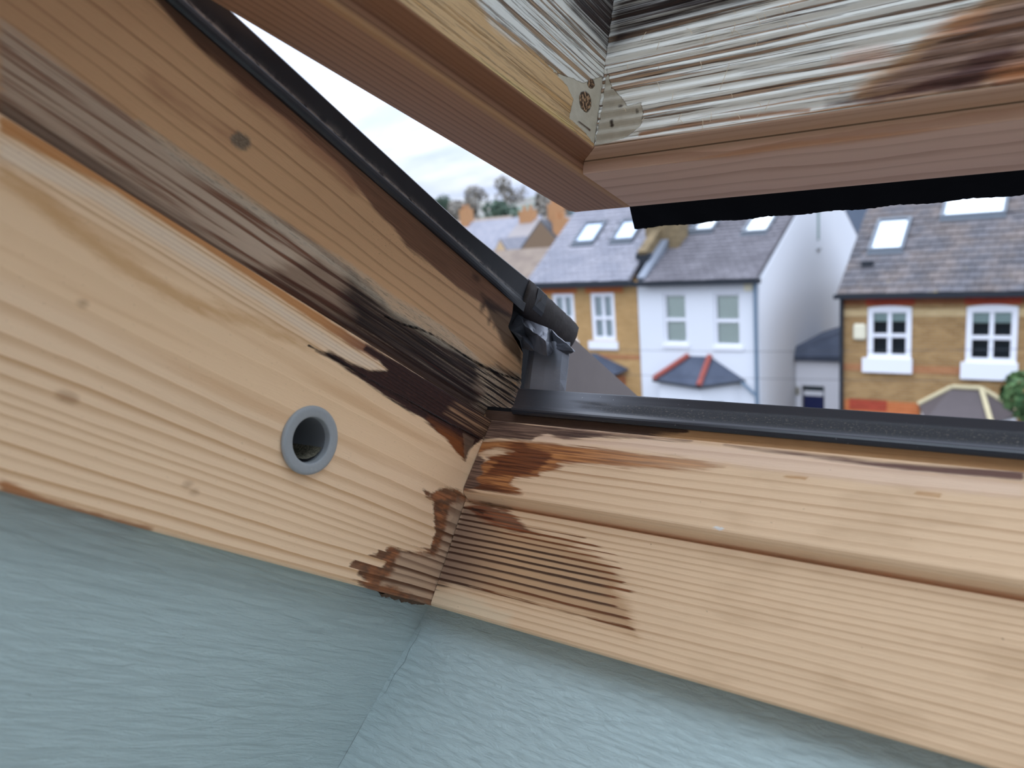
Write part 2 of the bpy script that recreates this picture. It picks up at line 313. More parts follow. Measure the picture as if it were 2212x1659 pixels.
  'pits': [[(59.4,16.4),(59.3,16.1),(59.2,15.9),(58.9,15.8),(58.6,15.9),(58.4,16.2),(58.3,16.6),(58.3,16.9),(58.5,17.1),(58.8,17.2),(59.1,17.0),(59.3,16.8)],[(49.5,13.5),(49.5,12.8),(49.2,12.3),(48.9,12.2),(48.5,12.4),(48.1,13.0),(48.0,13.7),(48.0,14.4),(48.3,14.9),(48.7,15.0),(49.1,14.7),(49.4,14.2)],[(52.8,19.3),(52.6,19.1),(52.3,19.0),(51.8,19.0),(51.3,19.1),(51.0,19.4),(50.8,19.6),(50.9,19.9),(51.3,20.0),(51.7,20.0),(52.2,19.9),(52.6,19.6)]],
 },
 'RS': {
  'rsl': [[(-153.6,30.0),(-82.5,32.0),(-21.4,31.8),(-18.4,27.3),(-78.8,26.4),(-155.6,25.6)]],
 },
 'RR': {
  'rrl': [[(31.9,-18.9),(59.0,-20.6),(104.9,-23.6),(140.6,-22.6),(182.4,-20.6),(182.3,-18.3),(140.2,-20.1),(104.0,-20.9),(57.5,-17.6),(30.0,-15.7)]],
  'jt': [[(30.1,-17.3),(29.0,19.5),(27.5,22.4),(28.8,-15.0)]],
 },
}

# ------------------------------------------------------------------ timber materials
def grain(b, early, late, lo=0.42, warp=0.8, depth=1.0, fib=0.16, seed=0.0, wig=0.10):
    u, v = b.attr('u'), b.attr('v')
    ph = b.attr('ph') + (b.noise(b.xyz(u * 0.012, v * 0.07, seed), 1.0, 2.0) - 0.5) * warp + (b.noise(b.xyz(u * 0.11, v * 0.5, seed + 4), 1.0, 3.0) - 0.5) * wig
    i = b.math('FLOOR', ph); f = ph - i
    lw = b.ss(lo, 0.93, f) * b.ss(1.0, 0.95, f) * (b.white(i + seed) * 0.6 + 0.4) * depth
    col = b.mix(lw, early, late)
    fb = b.noise(b.xyz(u * 0.16, v * 4.0, seed + 2), 1.0, 4.0, 0.65)
    big = b.noise(b.xyz(u * 0.015, v * 0.05, seed + 7), 1.0, 2.0)
    col = b.scl(col, (1.0 - fib * 0.5) + fb * fib + (big - 0.5) * 0.14)
    pore = b.ss(0.70, 0.76, b.noise(b.xyz(u * 0.35, v * 2.2, seed + 11), 1.0, 2.0)) * 0.22
    col = b.mix(pore, col, late)
    return col, lw, fb
def C(*c):
    q = lin(c); l = 0.3 * q[0] + 0.55 * q[1] + 0.15 * q[2]
    return tuple(x * 0.95 + l * 0.05 for x in q)

def m_jamb(b):
    u, v = b.attr('u'), b.attr('v')
    col, lw, fb = grain(b, C(250, 211, 170), C(206, 155, 106), lo=0.36, warp=0.7, depth=0.95, fib=0.10)
    plainzone = b.ss(40, 47, v) * b.ss(66, 62, v)
    col = b.mix(plainzone * 0.85, col, C(249, 207, 162))
    band = b.ss(0.50, 0.66, b.noise(b.xyz(u * 0.008, v * 0.16, 51), 1.0, 2.0)) * b.ss(34, 42, v) * b.ss(66, 62, v)
    col = b.mix(band * 0.45, col, C(214, 160, 108))
    col = b.mix(b.mask('wet', 2.2, 2.0, 0.1, 0.5) * 0.55, col, C(198, 140, 74))
    col = b.mix(b.mask('pale', 1.0, 1.0) * 0.5, col, C(244, 222, 198))
    col = b.mix(b.mask('orstrip', 0.5, 0.6) * 0.85, col, b.mix(b.ss(-100, -68, u), C(196, 124, 56), C(118, 54, 30)))
    col = b.mix(b.mask('edge', 1.2, 0.8) * 0.8, col, C(164, 92, 34))
    col = b.mix(b.mask('knots', 0.8, 1.2) * 0.5, col, C(140, 92, 54))
    dk = b.mask('dk', 1.0, 0.6, 0.10, 0.9)
    dcol = b.mix(lw, C(56, 32, 28), C(34, 22, 22))
    dcol = b.mix(b.ss(0.55, 0.7, b.noise(b.xyz(u * 0.3, v * 6.0), 1.0, 3.0)) * 0.6, dcol, C(104, 62, 46))
    ru = b.mask('rust', 1.2, 2.0)
    dcol = b.mix(ru * 0.85, dcol, b.mix(fb, C(86, 42, 20), C(176, 98, 40)))
    col = b.mix(dk, col, dcol)
    eb = b.mask('endband', 1.5, 2.2)
    lines = b.ss(0.42, 0.62, b.noise(b.xyz(u * 0.02, v * 1.5, 8), 1.0, 2.0))
    col = b.mix(eb, col, b.mix(lines, C(62, 40, 32), C(160, 120, 88)))
    ownb = (b.white(b.math('FLOOR', b.attr('ph')) + 0.3) - 0.5) * 7.0 * b.ss(22, 14, v)
    bo = b.ss(-0.7, 0.7, b.attr('bot') + ownb + (b.noise(b.xyz(u * 0.16, v * 0.9), 1.0, 4.0, 0.65) - 0.5) * 4.0)
    pat = b.noise(b.xyz(u * 0.16, v * 0.42, 17), 1.0, 2.5, 0.5); stk = b.noise(b.xyz(u * 0.05, v * 1.4, 18), 1.0, 2.5, 0.5)
    sd = b.attr('bot') + (pat - 0.5) * 5.0
    ring = b.mix(b.ss(0.35, 0.68, pat), C(76, 34, 12), C(162, 86, 34))
    ring = b.mix(b.ss(1.2, -0.4, sd) * 0.75, ring, C(104, 54, 22))
    ring = b.mix(b.ss(0.5, 0.66, stk) * 0.55, ring, C(84, 38, 18))
    inn = b.mix(b.math('MINIMUM', lw * 1.3, 1.0), C(192, 156, 126), C(86, 46, 30))
    ring = b.mix(b.mask('botin', 1.6, 1.4, 0.15, 0.9), ring, inn)
    ring = b.mix(lw * 0.6, ring, C(74, 36, 20))
    col = b.mix(bo * (0.80 + 0.2 * stk), col, ring)
    fi = b.mask('fill', 0.6, 0.4)
    col = b.mix(fi * 0.35, col, b.scl(b.mix(fb, C(140, 112, 88), C(176, 146, 118)), 1.0))
    ck = b.mask('crack', 0.18, 0.22, 0.5, 0.8)
    col = b.mix(ck, col, C(20, 14, 14))
    rub = b.ss(0.66, 0.74, b.noise(b.xyz(u * 0.7, v * 1.3, 5), 1.0, 2.0)) * 0.16
    col = b.mix(rub, col, C(120, 84, 54))
    h = fb * 0.10 - lw * 0.10 - lw * bo * 0.35 - ck * 0.6
    b.out(col, 0.55, h, 1.0, 0.22)
def m_sill(b):
    u, v = b.attr('u'), b.attr('v')
    col, lw, fb = grain(b, C(236, 197, 156), C(186, 136, 92), lo=0.46, warp=0.7, depth=0.85, fib=0.10, seed=3.0)
    col = b.mix(b.ss(45, 120, u) * 0.35, col, C(236, 197, 156))
    mott = b.ss(0.5, 0.7, b.noise(b.xyz(u * 0.03, v * 0.09, 2), 1.0, 3.0)) * b.ss(40, 120, u) * 0.25
    col = b.mix(mott, col, C(172, 132, 92))
    col = b.mix(b.mask('pink', 1.2, 1.5) * 0.7, col, b.mix(lw * 0.6, C(240, 204, 176), C(196, 146, 120)))
    # lower face, grain standing proud and stained by water
    ph = b.attr('ph'); own = b.white(b.math('FLOOR', ph + 0.25) + 0.5) - 0.55
    sl = b.mask('sll', 2.6, 2.6, 0.06, 1.2)
    sln = b.ss(-0.8, 0.8, b.attr('sll') + own * 11.0 * b.ss(8, 30, u) + (b.noise(b.xyz(u * 0.1, v * 1.2, 9), 1.0, 3.0) - 0.5) * 5.0)
    ends = b.ss(7.0, 0.5, b.attr('sll')) * b.ss(15, 30, u)
    base = b.mix(b.ss(2, 34, u), C(138, 108, 88), C(196, 152, 110))
    base = b.mix(b.ss(11, 5, v) * 0.6, base, C(214, 160, 98))
    line = b.mix(ends, C(76, 46, 32), C(132, 68, 26))
    col = b.mix(sl * 0.9, col, base)
    lwl = b.ss(0.06, 0.36, lw)
    col = b.mix(sln * lwl * 0.92, col, line)
    col = b.mix(b.mask('scr', 3.0, 3.0, 0.08, 0.6) * 0.55, col, C(226, 206, 172))
    sr = b.mask('slr', 2.0, 1.0, 0.08, 1.1); pt = b.noise(b.xyz(u * 0.035, v * 1.1, 27), 1.0, 4.0, 0.6)
    col = b.mix(sr * (0.75 + 0.25 * pt), col, b.mix(b.ss(0.35, 0.65, pt), C(72, 30, 14), C(146, 72, 32)))
    # upper face
    so = b.mask('sor', 2.0, 0.8, 0.05, 1.2)
    ocol = b.mix(b.ss(0.32, 0.66, pt), C(114, 54, 20), C(204, 130, 64))
    ocol = b.mix(b.ss(1.6, 0.0, b.attr('sor')) * 0.6, ocol, C(128, 66, 28))
    col = b.mix(so * (b.ss(95, 40, u) * 0.35 + 0.6), col, ocol)
    col = b.mix(b.mask('srd', 2.4, 1.0, 0.06, 1.2) * (0.6 + 0.4 * pt), col, b.mix(b.ss(0.35, 0.7, pt), C(62, 26, 14), C(124, 58, 26)))
    col = b.mix(b.mask('sdk', 1.2, 0.6, 0.06, 1.3), col, b.mix(b.ss(0.3, 0.7, pt), C(70, 48, 40), C(150, 116, 94)))
    col = b.mix(b.mask('arr', 0.6, 0.7, 0.06, 0.8) * 0.92, col, C(92, 54, 50))
    col = b.mix(b.mask('ssp', 0.5, 0.5) * 0.7, col, C(184, 122, 58))
    # outer strip behind the arris
    st = b.ss(75.0, 75.6, v)
    scol = b.mix(fb, C(190, 138, 88), C(222, 178, 128))
    scol = b.mix(b.mask('ldk', 1.2, 0.6, 0.06, 0.8), scol, b.mix(fb, C(54, 40, 36), C(112, 84, 66)))
    col = b.mix(st, col, scol)
    col = b.mix(b.mask('sjnt', 0.3, 0.3), col, C(60, 44, 36))
    col = b.mix(b.mask('dab', 1.0, 0.3, 0.6, 0.9) * 0.8, col, C(226, 224, 222))
    spk = b.ss(0.75, 0.79, b.noise(b.xyz(u * 0.5, v * 0.7, 9), 1.0, 2.0)) * 0.45
    col = b.mix(spk, col, C(110, 76, 50))
    h = fb * 0.10 - lw * 0.10 - lw * sln * 0.55
    b.out(col, 0.52, h, 1.0, 0.25)
def m_rebate(b):
    u, v = b.attr('u'), b.attr('v')
    col, lw, fb = grain(b, C(232, 182, 134), C(170, 118, 80), lo=0.66, warp=1.2, depth=0.7, fib=0.16, seed=6.0)
    col = b.mix(b.ss(-150, -215, u) * 0.5, col, C(190, 140, 102))
    col = b.mix(b.mask('wrd', 3.5, 4.0, 0.05, 0.4) * 0.55, col, C(150, 84, 60))
    grim = b.noise(b.xyz(u * 0.8, v * 1.6, 3), 1.0, 6.0, 0.75)
    col = b.mix(b.mask('wspk', 2.0, 4.0) * b.ss(0.58, 0.68, grim) * 0.75, col, C(62, 46, 38))
    g = b.mask('wgrey', 1.4, 1.2, 0.05, 0.7)
    wide = b.ss(0.47, 0.62, b.noise(b.xyz(u * 0.014, v * 0.42, 1), 1.0, 3.0, 0.55))
    gcol = b.mix(wide, C(218, 192, 166), C(138, 92, 70))
    gcol = b.mix(b.ss(-100, -200, u) * 0.35, gcol, C(190, 154, 126))
    gcol = b.scl(gcol, 0.82 + fb * 0.36)
    md = b.mask('wmid', 2.5, 3.0, 0.05, 0.7)
    gcol = b.mix(md * 0.75, gcol, b.mix(wide, C(150, 120, 98), C(84, 52, 42)))
    ch = b.mask('wchar', 3.0, 5.0, 0.04, 0.9)
    speck = b.ss(0.42, 0.62, b.noise(b.xyz(u * 0.9, v * 3.4, 6), 1.0, 5.0, 0.8))
    rid = b.noise(b.xyz(u * 0.018, v * 0.85, 12), 1.0, 4.0, 0.6)
    ccol = b.mix(b.ss(0.42, 0.58, rid), C(36, 29, 31), C(74, 58, 52))
    ccol = b.mix(b.ss(0.56, 0.66, rid) * (0.25 + 0.6 * speck), ccol, C(158, 138, 118))
    ccol = b.mix(b.ss(0.40, 0.33, rid) * 0.6, ccol, C(84, 46, 36))
    gcol = b.mix(ch * 0.95, gcol, ccol)
    col = b.mix(g, col, gcol)
    fr = b.mask('wfr', 1.0, 1.0, 0.07, 0.7)
    col = b.mix(fr * (0.15 + 0.6 * grim), col, C(220, 204, 180))
    col = b.mix(fr * b.ss(0.52, 0.62, b.noise(b.xyz(u * 0.22, v * 1.5, 33), 1.0, 5.0, 0.7)) * 0.4, col, C(100, 90, 80))
    dkm = b.mask('wdk', 1.2, 0.9, 0.06, 0.6)
    dcol = b.mix(b.noise(b.xyz(u * 0.05, v * 2.2, 4), 1.0, 3.0), C(66, 42, 36), C(160, 112, 84))
    dcol = b.mix(b.ss(-110, -170, u) * 0.7, dcol, C(48, 32, 28))
    col = b.mix(dkm * 0.95, col, dcol)
    pl = b.mask('wpl', 3.0, 2.2, 0.06, 0.9)
    strp = b.ss(0.44, 0.54, b.noise(b.xyz(u * 0.022, v * 0.80, 15), 1.0, 3.0))
    col = b.mix(pl, col, b.mix(strp * (0.55 + 0.45 * speck), C(52, 42, 39), C(222, 192, 160)))
    col = b.mix(b.mask('wblk', 0.9, 1.6, 0.15, 0.5) * 0.8, col, C(34, 28, 28))
    kn = b.mask('wkn', 0.8, 0.8, 0.4, 0.8)
    col = b.mix(kn * 0.9, col, b.mix(speck, C(104, 92, 78), C(160, 144, 122)))
    ck = b.mask('wck', 0.25, 0.25, 0.3, 0.6)
    col = b.mix(ck, col, C(12, 10, 12))
    edge = b.ss(83.0, 78.0, v + (b.noise(b.xyz(u * 0.02, v * 0.5, 44), 1.0, 3.0) - 0.5) * 7.0)
    col = b.mix(edge * 0.75, col, C(74, 50, 40))  # shadow behind the arris put into the colour as a dark band
    col = b.mix(b.ss(77.2, 76.4, v), col, C(160, 146, 128))
    gap = b.ss(0.32, 0.18, b.math('ABSOLUTE', v - 77.3))
    col = b.mix(gap, col, C(24, 18, 18))
    h = fb * 0.22 - wide * g * 0.35 + rid * ch * 1.2 - ck * 1.2 - lw * 0.15 + strp * pl * 0.4 - gap * 0.5
    b.out(col, 0.68, h, 1.0, 0.18)
def m_sash_room(b):
    u, v = b.attr('u'), b.attr('v')
    col, lw, fb = grain(b, C(196, 152, 126), C(140, 96, 74), lo=0.45, warp=0.7, depth=0.9, fib=0.12, seed=9.0)
    col = b.mix(b.ss(0.76, 0.80, b.noise(b.xyz(u * 0.3, v * 0.4, 9), 1.0, 1.0)) * 0.8, col, C(50, 34, 28))
    b.out(col, 0.5, fb * 0.1 - lw * 0.1, 1.0, 0.25)
def m_sash_rail(b):
    u, v = b.attr('u'), b.attr('v')          # v: room face -20..22, then step and bevel up to 90
    col, lw, fb = grain(b, C(224, 186, 160), C(184, 138, 112), lo=0.45, warp=1.3, depth=0.6, fib=0.10, seed=12.0)
    col = b.mix(b.mask('rrl', 0.7, 1.0, 0.05, 0.8) * 0.5, col, C(196, 132, 80))
    col = b.mix(b.mask('jt', 0.2, 0.25), col, C(92, 58, 42))
    gl = b.math('ABSOLUTE', v - 26.8)
    col = b.mix(b.ss(0.55, 0.15, gl), col, C(60, 38, 28))
    col = b.mix(b.ss(24, 26, v) * b.ss(38, 36, v) * 0.4, col, C(176, 140, 104))  # recessed ledge toned browner, shade put into the colour
    # weathered bevel with flaking white paint
    f = b.ss(37.2, 37.8, v); nv = v - 32.5
    w1 = b.noise(b.xyz(u * 0.007, v * 0.50, 21), 1.0, 5.0, 0.6)
    w2 = b.noise(b.xyz(u * 0.022, v * 1.9, 22), 1.0, 5.0, 0.65)
    gr = b.ss(0.55, 0.59, w1); fine = b.ss(0.58, 0.64, w2)
    p = b.mix(fine, C(246, 242, 232), C(196, 182, 164))
    p = b.mix(gr * 0.92, p, b.mix(b.ss(0.35, 0.65, w2), C(196, 156, 120), C(112, 78, 58)))
    p = b.mix(b.ss(14, 5.5, nv) * b.ss(0.45, 0.6, w1) * 0.7, p, C(196, 134, 78))
    dkm = b.mask('rdk', 3.0, 4.0, 0.05, 0.5)
    p = b.mix(dkm * b.ss(0.28, 0.62, w2 * 0.5 + w1 * 0.6), p, C(58, 44, 40))
    bu = b.mask('burn', 4.0, 3.0, 0.05, 0.4)
    bi = b.ss(0.0, 6.0, b.attr('burn') + (w2 - 0.5) * 8.0)
    p = b.mix(bu * 0.9, p, b.mix(b.math('MAXIMUM', bi * 0.85, gr * 0.6), b.mix(w2, C(176, 120, 72), C(222, 170, 112)), b.mix(w2, C(84, 50, 44), C(146, 94, 70))))
    p = b.mix(b.mask('purp', 3.0, 2.2, 0.06, 0.5) * 0.85, p, b.mix(w2, C(54, 34, 42), C(112, 66, 56)))
    p = b.mix(b.mask('rorg', 3.0, 4.0, 0.06, 0.6) * 0.65, p, C(216, 134, 78))
    p = b.mix(b.mask('redge', 0.6, 0.6, 0.06, 0.9) * 0.85, p, C(176, 116, 68))
    fl = b.mask('fil2', 0.5, 0.15, 0.5, 0.7)
    p = b.mix(fl, p, b.mix(b.noise(b.xyz(u * 0.3, v * 0.4, 31), 1.0, 3.0), C(176, 164, 144), C(212, 202, 184)))
    p = b.mix(b.mask('pits', 0.5, 0.5), p, C(66, 52, 44))
    p = b.mix(b.ss(94.5, 95.5, v), p, C(20, 20, 22))
    col = b.mix(f, col, p)
    h = f * ((gr * -0.6 - fine * 0.25) * (1.0 - fl) + fl * 0.35) + fb * 0.08 - b.ss(0.6, 0.1, gl) * 0.5
    b.out(col, 0.6, h, 1.0, 0.2)
def m_sash_stile(b):
    u, v = b.attr('u'), b.attr('v')          # v: room face 0..31, step to 46.5, bevel beyond
    col, lw, fb = grain(b, C(178, 133, 102), C(118, 78, 56), lo=0.40, warp=1.0, depth=0.65, fib=0.12, seed=15.0)
    col = b.mix(b.ss(27.5, 29.5, v) * b.ss(33.0, 31.5, v) * 0.55, col, C(204, 156, 104))
    col = b.mix(b.ss(34, 36, v) * b.ss(46, 45, v) * 0.55, col, C(136, 88, 58))  # ledge behind the bead, its shade put into the colour
    f = b.ss(46.0, 46.6, v); nv = v - 41.5
    w1 = b.noise(b.xyz(u * 0.008, v * 0.55, 41), 1.0, 5.0, 0.6)
    w2 = b.noise(b.xyz(u * 0.025, v * 2.0, 42), 1.0, 5.0, 0.65)
    gr = b.ss(0.53, 0.575, w1); fine = b.ss(0.55, 0.62, w2)
    y = b.mix(w2, C(212, 160, 102), C(236, 200, 150))
    y = b.mix(gr * 0.5, y, C(196, 140, 72))
    y = b.mix(b.mask('yel', 1.2, 1.5, 0.05, 0.6) * 0.5, y, C(238, 208, 130))
    wh = b.mask('white', 2.2, 2.0, 0.06, 0.6)
    p = b.mix(fine, C(246, 242, 232), C(200, 186, 166))
    p = b.mix(gr * 0.92, p, b.mix(b.ss(0.35, 0.65, w2), C(190, 152, 112), C(112, 84, 62)))
    dkm = b.mask('adk', 3.5, 5.0, 0.05, 0.5)
    p = b.mix(dkm * b.ss(0.28, 0.6, w2 * 0.5 + w1 * 0.6), p, C(62, 48, 44))
    y = b.mix(wh, y, p)
    fl = b.mask('fil', 0.6, 0.15, 0.5, 0.7)
    y = b.mix(fl, y, b.mix(b.noise(b.xyz(u * 0.3, v * 0.4, 33), 1.0, 3.0), C(190, 178, 154), C(220, 210, 190)))
    pit = b.mask('pit', 0.7, 0.3, 0.5, 0.5)
    y = b.mix(pit, y, b.mix(b.ss(0.45, 0.6, b.noise(b.xyz(u * 0.8, v * 0.8, 35), 1.0, 2.0)), C(70, 50, 38), C(190, 150, 112)))
    y = b.mix(b.mask('slot', 0.2, 0.3), y, C(84, 58, 42))
    y = b.mix(b.ss(103.5, 104.5, v), y, C(20, 20, 22))
    col = b.mix(f, col, y)
    h = f * ((gr * -0.55 - fine * 0.2) * (1.0 - fl) + fl * 0.35 - pit * 1.0) + fb * 0.1
    b.out(col, 0.55, h, 1.0, 0.25)
M_JAMB, M_SILL, M_REB = MAT('pine_jamb', m_jamb), MAT('pine_sill', m_sill), MAT('weathered_pine', m_rebate)
M_RAIL, M_STILE = MAT('sash_rail_pine', m_sash_rail), MAT('sash_stile_pine', m_sash_stile)

def m_clad(b):
    p = b.coord()
    sc = b.noise(p, 260.0, 5.0, 0.7); lo = b.noise(p, 30.0, 3.0)
    col = b.mix(b.ss(0.45, 0.7, lo), C(34, 36, 42), C(50, 52, 58))
    u_, v_ = b.attr('u'), b.attr('v')
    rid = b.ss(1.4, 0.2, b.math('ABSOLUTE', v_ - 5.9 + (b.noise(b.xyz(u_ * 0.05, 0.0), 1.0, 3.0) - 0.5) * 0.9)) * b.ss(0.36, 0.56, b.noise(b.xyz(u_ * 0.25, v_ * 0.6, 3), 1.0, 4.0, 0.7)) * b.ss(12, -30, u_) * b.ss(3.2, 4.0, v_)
    col = b.mix(b.ss(0.68, 0.76, sc) * 0.35, col, C(126, 122, 116))
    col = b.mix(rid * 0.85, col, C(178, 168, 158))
    b.out(col, 0.34 + lo * 0.2, sc * 0.05, 1.0, 0.5)
def m_sillclad(b):
    u, v = b.attr('u'), b.attr('v')
    gr = b.noise(b.xyz(u * 1.0, v * 1.3), 1.0, 6.0, 0.75)
    band = b.ss(1.0, 4.0, v) * b.ss(9.5, 6.5, v) * b.ss(30, 70, u + (b.noise(b.xyz(u * 0.05, v * 0.2), 1.0, 2.0) - 0.5) * 60)
    col = b.mix(band * b.ss(0.42, 0.60, gr) * 0.9, C(37, 38, 44), C(30, 28, 27))
    col = b.mix(band * b.ss(0.55, 0.62, gr) * 0.8, col, C(112, 104, 94))
    col = b.mix(b.ss(0.73, 0.76, b.noise(b.xyz(u * 0.8, v * 0.8, 3), 1.0, 2.0)) * 0.6, col, C(150, 150, 150))
    b.out(col, 0.36 + band * 0.3, gr * band * 0.25, 1.0, 0.5)
def m_tape(b):
    p = b.coord(); n = b.noise(p, 320.0, 6.0, 0.75); q = b.noise(p, 70.0, 3.0)
    col = b.mix(q, C(34, 30, 29), C(66, 58, 53))
    col = b.mix(b.ss(0.62, 0.72, n) * 0.6, col, C(130, 122, 114))
    b.out(col, 0.62, n * 0.25 + q * 0.4, 1.0, 0.35)
def m_lead(b):
    p = b.coord(); n = b.noise(p, 220.0, 5.0, 0.7); q = b.noise(p, 40.0, 3.0)
    col = b.mix(q, C(116, 121, 130), C(150, 155, 164))
    col = b.mix(b.ss(0.62, 0.7, n) * 0.5, col, C(176, 178, 182))
    b.out(col, 0.38, n * 0.12, 1.0, 0.5, 0.35)
def m_ring(b):
    p = b.coord(); n = b.noise(p, 500.0, 4.0, 0.7); q = b.noise(p, 900.0, 3.0)
    x, y, z = b.sep(b.geo('Position'))
    col = b.mix(q * 0.4, C(150, 153, 155), C(168, 170, 171))
    col = b.mix(b.ss(0.60, 0.68, n) * 0.3, col, C(184, 180, 170))
    b.out(col, 0.42, q * 0.04, 1.0, 0.4)
def m_dust(b):
    p = b.coord(); n = b.noise(p, 1500.0, 4.0, 0.8)
    b.out(b.mix(b.ss(0.4, 0.62, n), C(92, 86, 72), C(158, 150, 128)), 0.9, n * 0.5, 1.0, 0.1)
def m_paint(b):
    p = b.coord(); x, y, z = b.sep(p)
    n = b.noise(p, 60.0, 4.0, 0.55, 1.2); br = b.noise(b.xyz(x * 60, (y * 0.83 - z * 0.55) * 26, (y * 0.55 + z * 0.83) * 230), 2.6, 5.0, 0.68, 0.9); big = b.noise(p, 7.0, 2.0)
    spk = b.ss(0.76, 0.79, b.noise(p, 190.0, 2.0)) * 0.5
    col = b.mix(big, C(174, 191, 189), C(182, 197, 195))
    col = b.mix(spk, col, C(112, 118, 112))
    b.out(col, 0.46, n * 0.55 + br * 0.9, 1.0, 0.3)
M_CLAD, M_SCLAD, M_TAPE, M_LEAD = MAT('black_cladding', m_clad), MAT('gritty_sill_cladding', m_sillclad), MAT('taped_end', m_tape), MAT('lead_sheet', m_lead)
M_LEAD2 = plain('creased_lead', (96, 100, 108), 0.36, 0.5, 0.35, var=0.22, scale=120.0)
M_RING, M_DUST, M_PAINT = MAT('grey_plastic', m_ring), MAT('dust', m_dust), MAT('sage_green_paint', m_paint)
M_RUB = plain('black_rubber', (24, 25, 28), 0.6, 0.25, var=0.3, scale=200.0)
M_STRIP = plain('black_drip_rubber', (12, 13, 16), 0.9, 0.04, var=0.3, scale=200.0)
M_BROWN = plain('brown_coated_metal', (112, 104, 100), 0.6, 0.25, var=0.10, scale=60.0)
M_WHITE = plain('white_room_paint', (226, 224, 218), 0.8, 0.2)
M_FLOOR = plain('pale_floor', (206, 194, 178), 0.6, 0.3, var=0.1, scale=3.0)
def m_glass(b):
    nt = b.nt; t = b.n('ShaderNodeBsdfTransparent'); g = b.n('ShaderNodeBsdfGlossy'); g.inputs['Roughness'].default_value = 0.02
    t.inputs['Color'].default_value = (0.93, 0.96, 0.95, 1)
    f = b.n('ShaderNodeFresnel'); f.inputs['IOR'].default_value = 1.45; mx = b.n('ShaderNodeMixShader')
    nt.links.new(f.outputs[0], mx.inputs[0]); nt.links.new(t.outputs[0], mx.inputs[1]); nt.links.new(g.outputs[0], mx.inputs[2])
    nt.links.new(mx.outputs[0], nt.nodes['Material Output'].inputs['Surface'])
M_GLASS = MAT('window_glass', m_glass)

# ------------------------------------------------------------------ the roof window
L_UP = -900.0        # length of the frame up the slope (mm)
WID = 760.0
win = empty('window_1', W3(0, 0, 0), 'open timber roof window with water-stained pine frame and black cladding', 'roof window', kind='structure')
along = [L_UP, -700, -500, -380, -300, -260, -235] + dense(-220, 0, 0.8) + [4, 10, 18, 30]
def jamb_place(u, a, b_): return np.stack([a, u, b_], 1)

# side jamb: inner board, pale face towards the opening
face = [(n * 4 / 75.0, n, n) for n in dense(1.5, 74.0, 0.7)]
prof = [(-30, 0, 0), (-1.6, 0, 0), (-0.6, 0.25, 0.25), (-0.05, 0.8, 0.8)] + face + [(3.9, 74.7, 74.7), (3.5, 75, 75), (-3.8, 75, 75), (-30, 75, 75)]
rj = rings([(-2, 2.5), (18, 2.6), (30, 3.8), (40, 6.5), (50, 9.0), (60, 4.0), (66, 1.2), (76, 1.1)], 3)
holeJ = (-81.6, 38.2, 8.6, lambda q: q[0] > -0.2)
jamb = loft('side_jamb', prof, along, jamb_place, M_JAMB, win, ph=lambda u, v: rj(v + 0.020 * (u + 80) * np.clip((v - 20) / 40, 0, 1)), stains=POLY['J'], hole=holeJ,
            label='pale pine board of the left jamb, dark stain along its crack')
# outer strip of the jamb, weathered, cut off raggedly at its lower end
END_N = [75, 84.4, 88.8, 97.9, 104.7, 112.6, 116.9, 117.3, 118.2, 124.2, 129]
END_D = [20, 23.5, 24.8, 24.6, 22.0, 19.2, 14.0, 6.0, 4.2, 4.7, 3.1]
alongW = [L_UP, -700, -500, -380, -300, -260, -235] + dense(-220, 26, 0.9)
faceW = [(-4, n, n) for n in dense(75.2, 129, 0.75)]
profW = [(-30, 75.2, 75)] + faceW + [(-30, 129, 129)]
rw = rings([(75, 3.2), (100, 4.6), (130, 4.6)], 5)
def rebate_place(u, a, b_):
    rough = 0.35 * np.sin(b_ * 1.7 + u * 0.012) * np.clip((112 - b_) / 20, 0, 1) * np.clip((u + 130) / 80, 0, 1)
    rough += 0.55 * np.sin(b_ * 2.4 + 1.0) * np.clip((u + 8) / 20, 0, 1) * np.clip((106 - b_) / 8, 0, 1)
    return np.stack([a + np.where(a > -5, rough * 0.6 - 0.3, 0), u, b_], 1)
reb = loft('rebate_strip', profW, alongW, rebate_place, M_REB, win, u1=[np.interp(p[1], END_N, END_D) for p in profW], ph=lambda u, v: rw(v), stains=POLY['W'],
           label='weathered outer strip of the jamb with charcoal black mould')
# sill
prof = [(30, 0, 0), (1.5, 0, 0), (0.6, 0.25, 0.25), (0.1, 0.8, 0.8)] + [(0.3 * n / 40, n, n) for n in dense(1.5, 40.6, 0.7)]
prof += [(0.5, 40.9, 40.8), (2.8, 41.2, 41.0), (3.2, 41.7, 41.2), (0.6, 42.5, 42.0), (-1.2, 43.2, 42.7), (-2.2, 43.8, 43.3), (-2.8, 44.6, 44.0), (-3.05, 45.4, 44.7)]
prof += [(-3.1 * (74.2 - n) / 28.2, n, n) for n in dense(46.0, 74.2, 0.7)] + [(0.25, 74.8, 74.7), (0.8, 75, 75), (4.0, 75, 75.2)]
prof += [(4.2 + 0.15 * (n - 75), n, n) for n in dense(75.4, 80.6, 0.8)] + [(30, 82, 82)]
def s_start(n): return n * 4 / 75.0 + 0.38 if n <= 74.9 else -3.7
alongS = dense(0, 200, 0.8) + [215, 240, 280, 340, 420, 520, 640, WID]
rs = rings([(0, 2.2), (40, 2.5), (46, 3.4), (68, 3.6), (76, 2.4)], 8)
def sill_place(u, a, b_): return np.stack([u, a, b_], 1)
st = dict(POLY['S']); st.update(POLY['L'])
sill = loft('sill', prof, alongS, sill_place, M_SILL, win, u0=[s_start(p[1]) if p[0] < 20 else 5 for p in prof], ph=lambda u, v: rs(v - 0.006 * u), stains=st,
            label='pine sill with raised grain, rust-brown water stains at its left end')
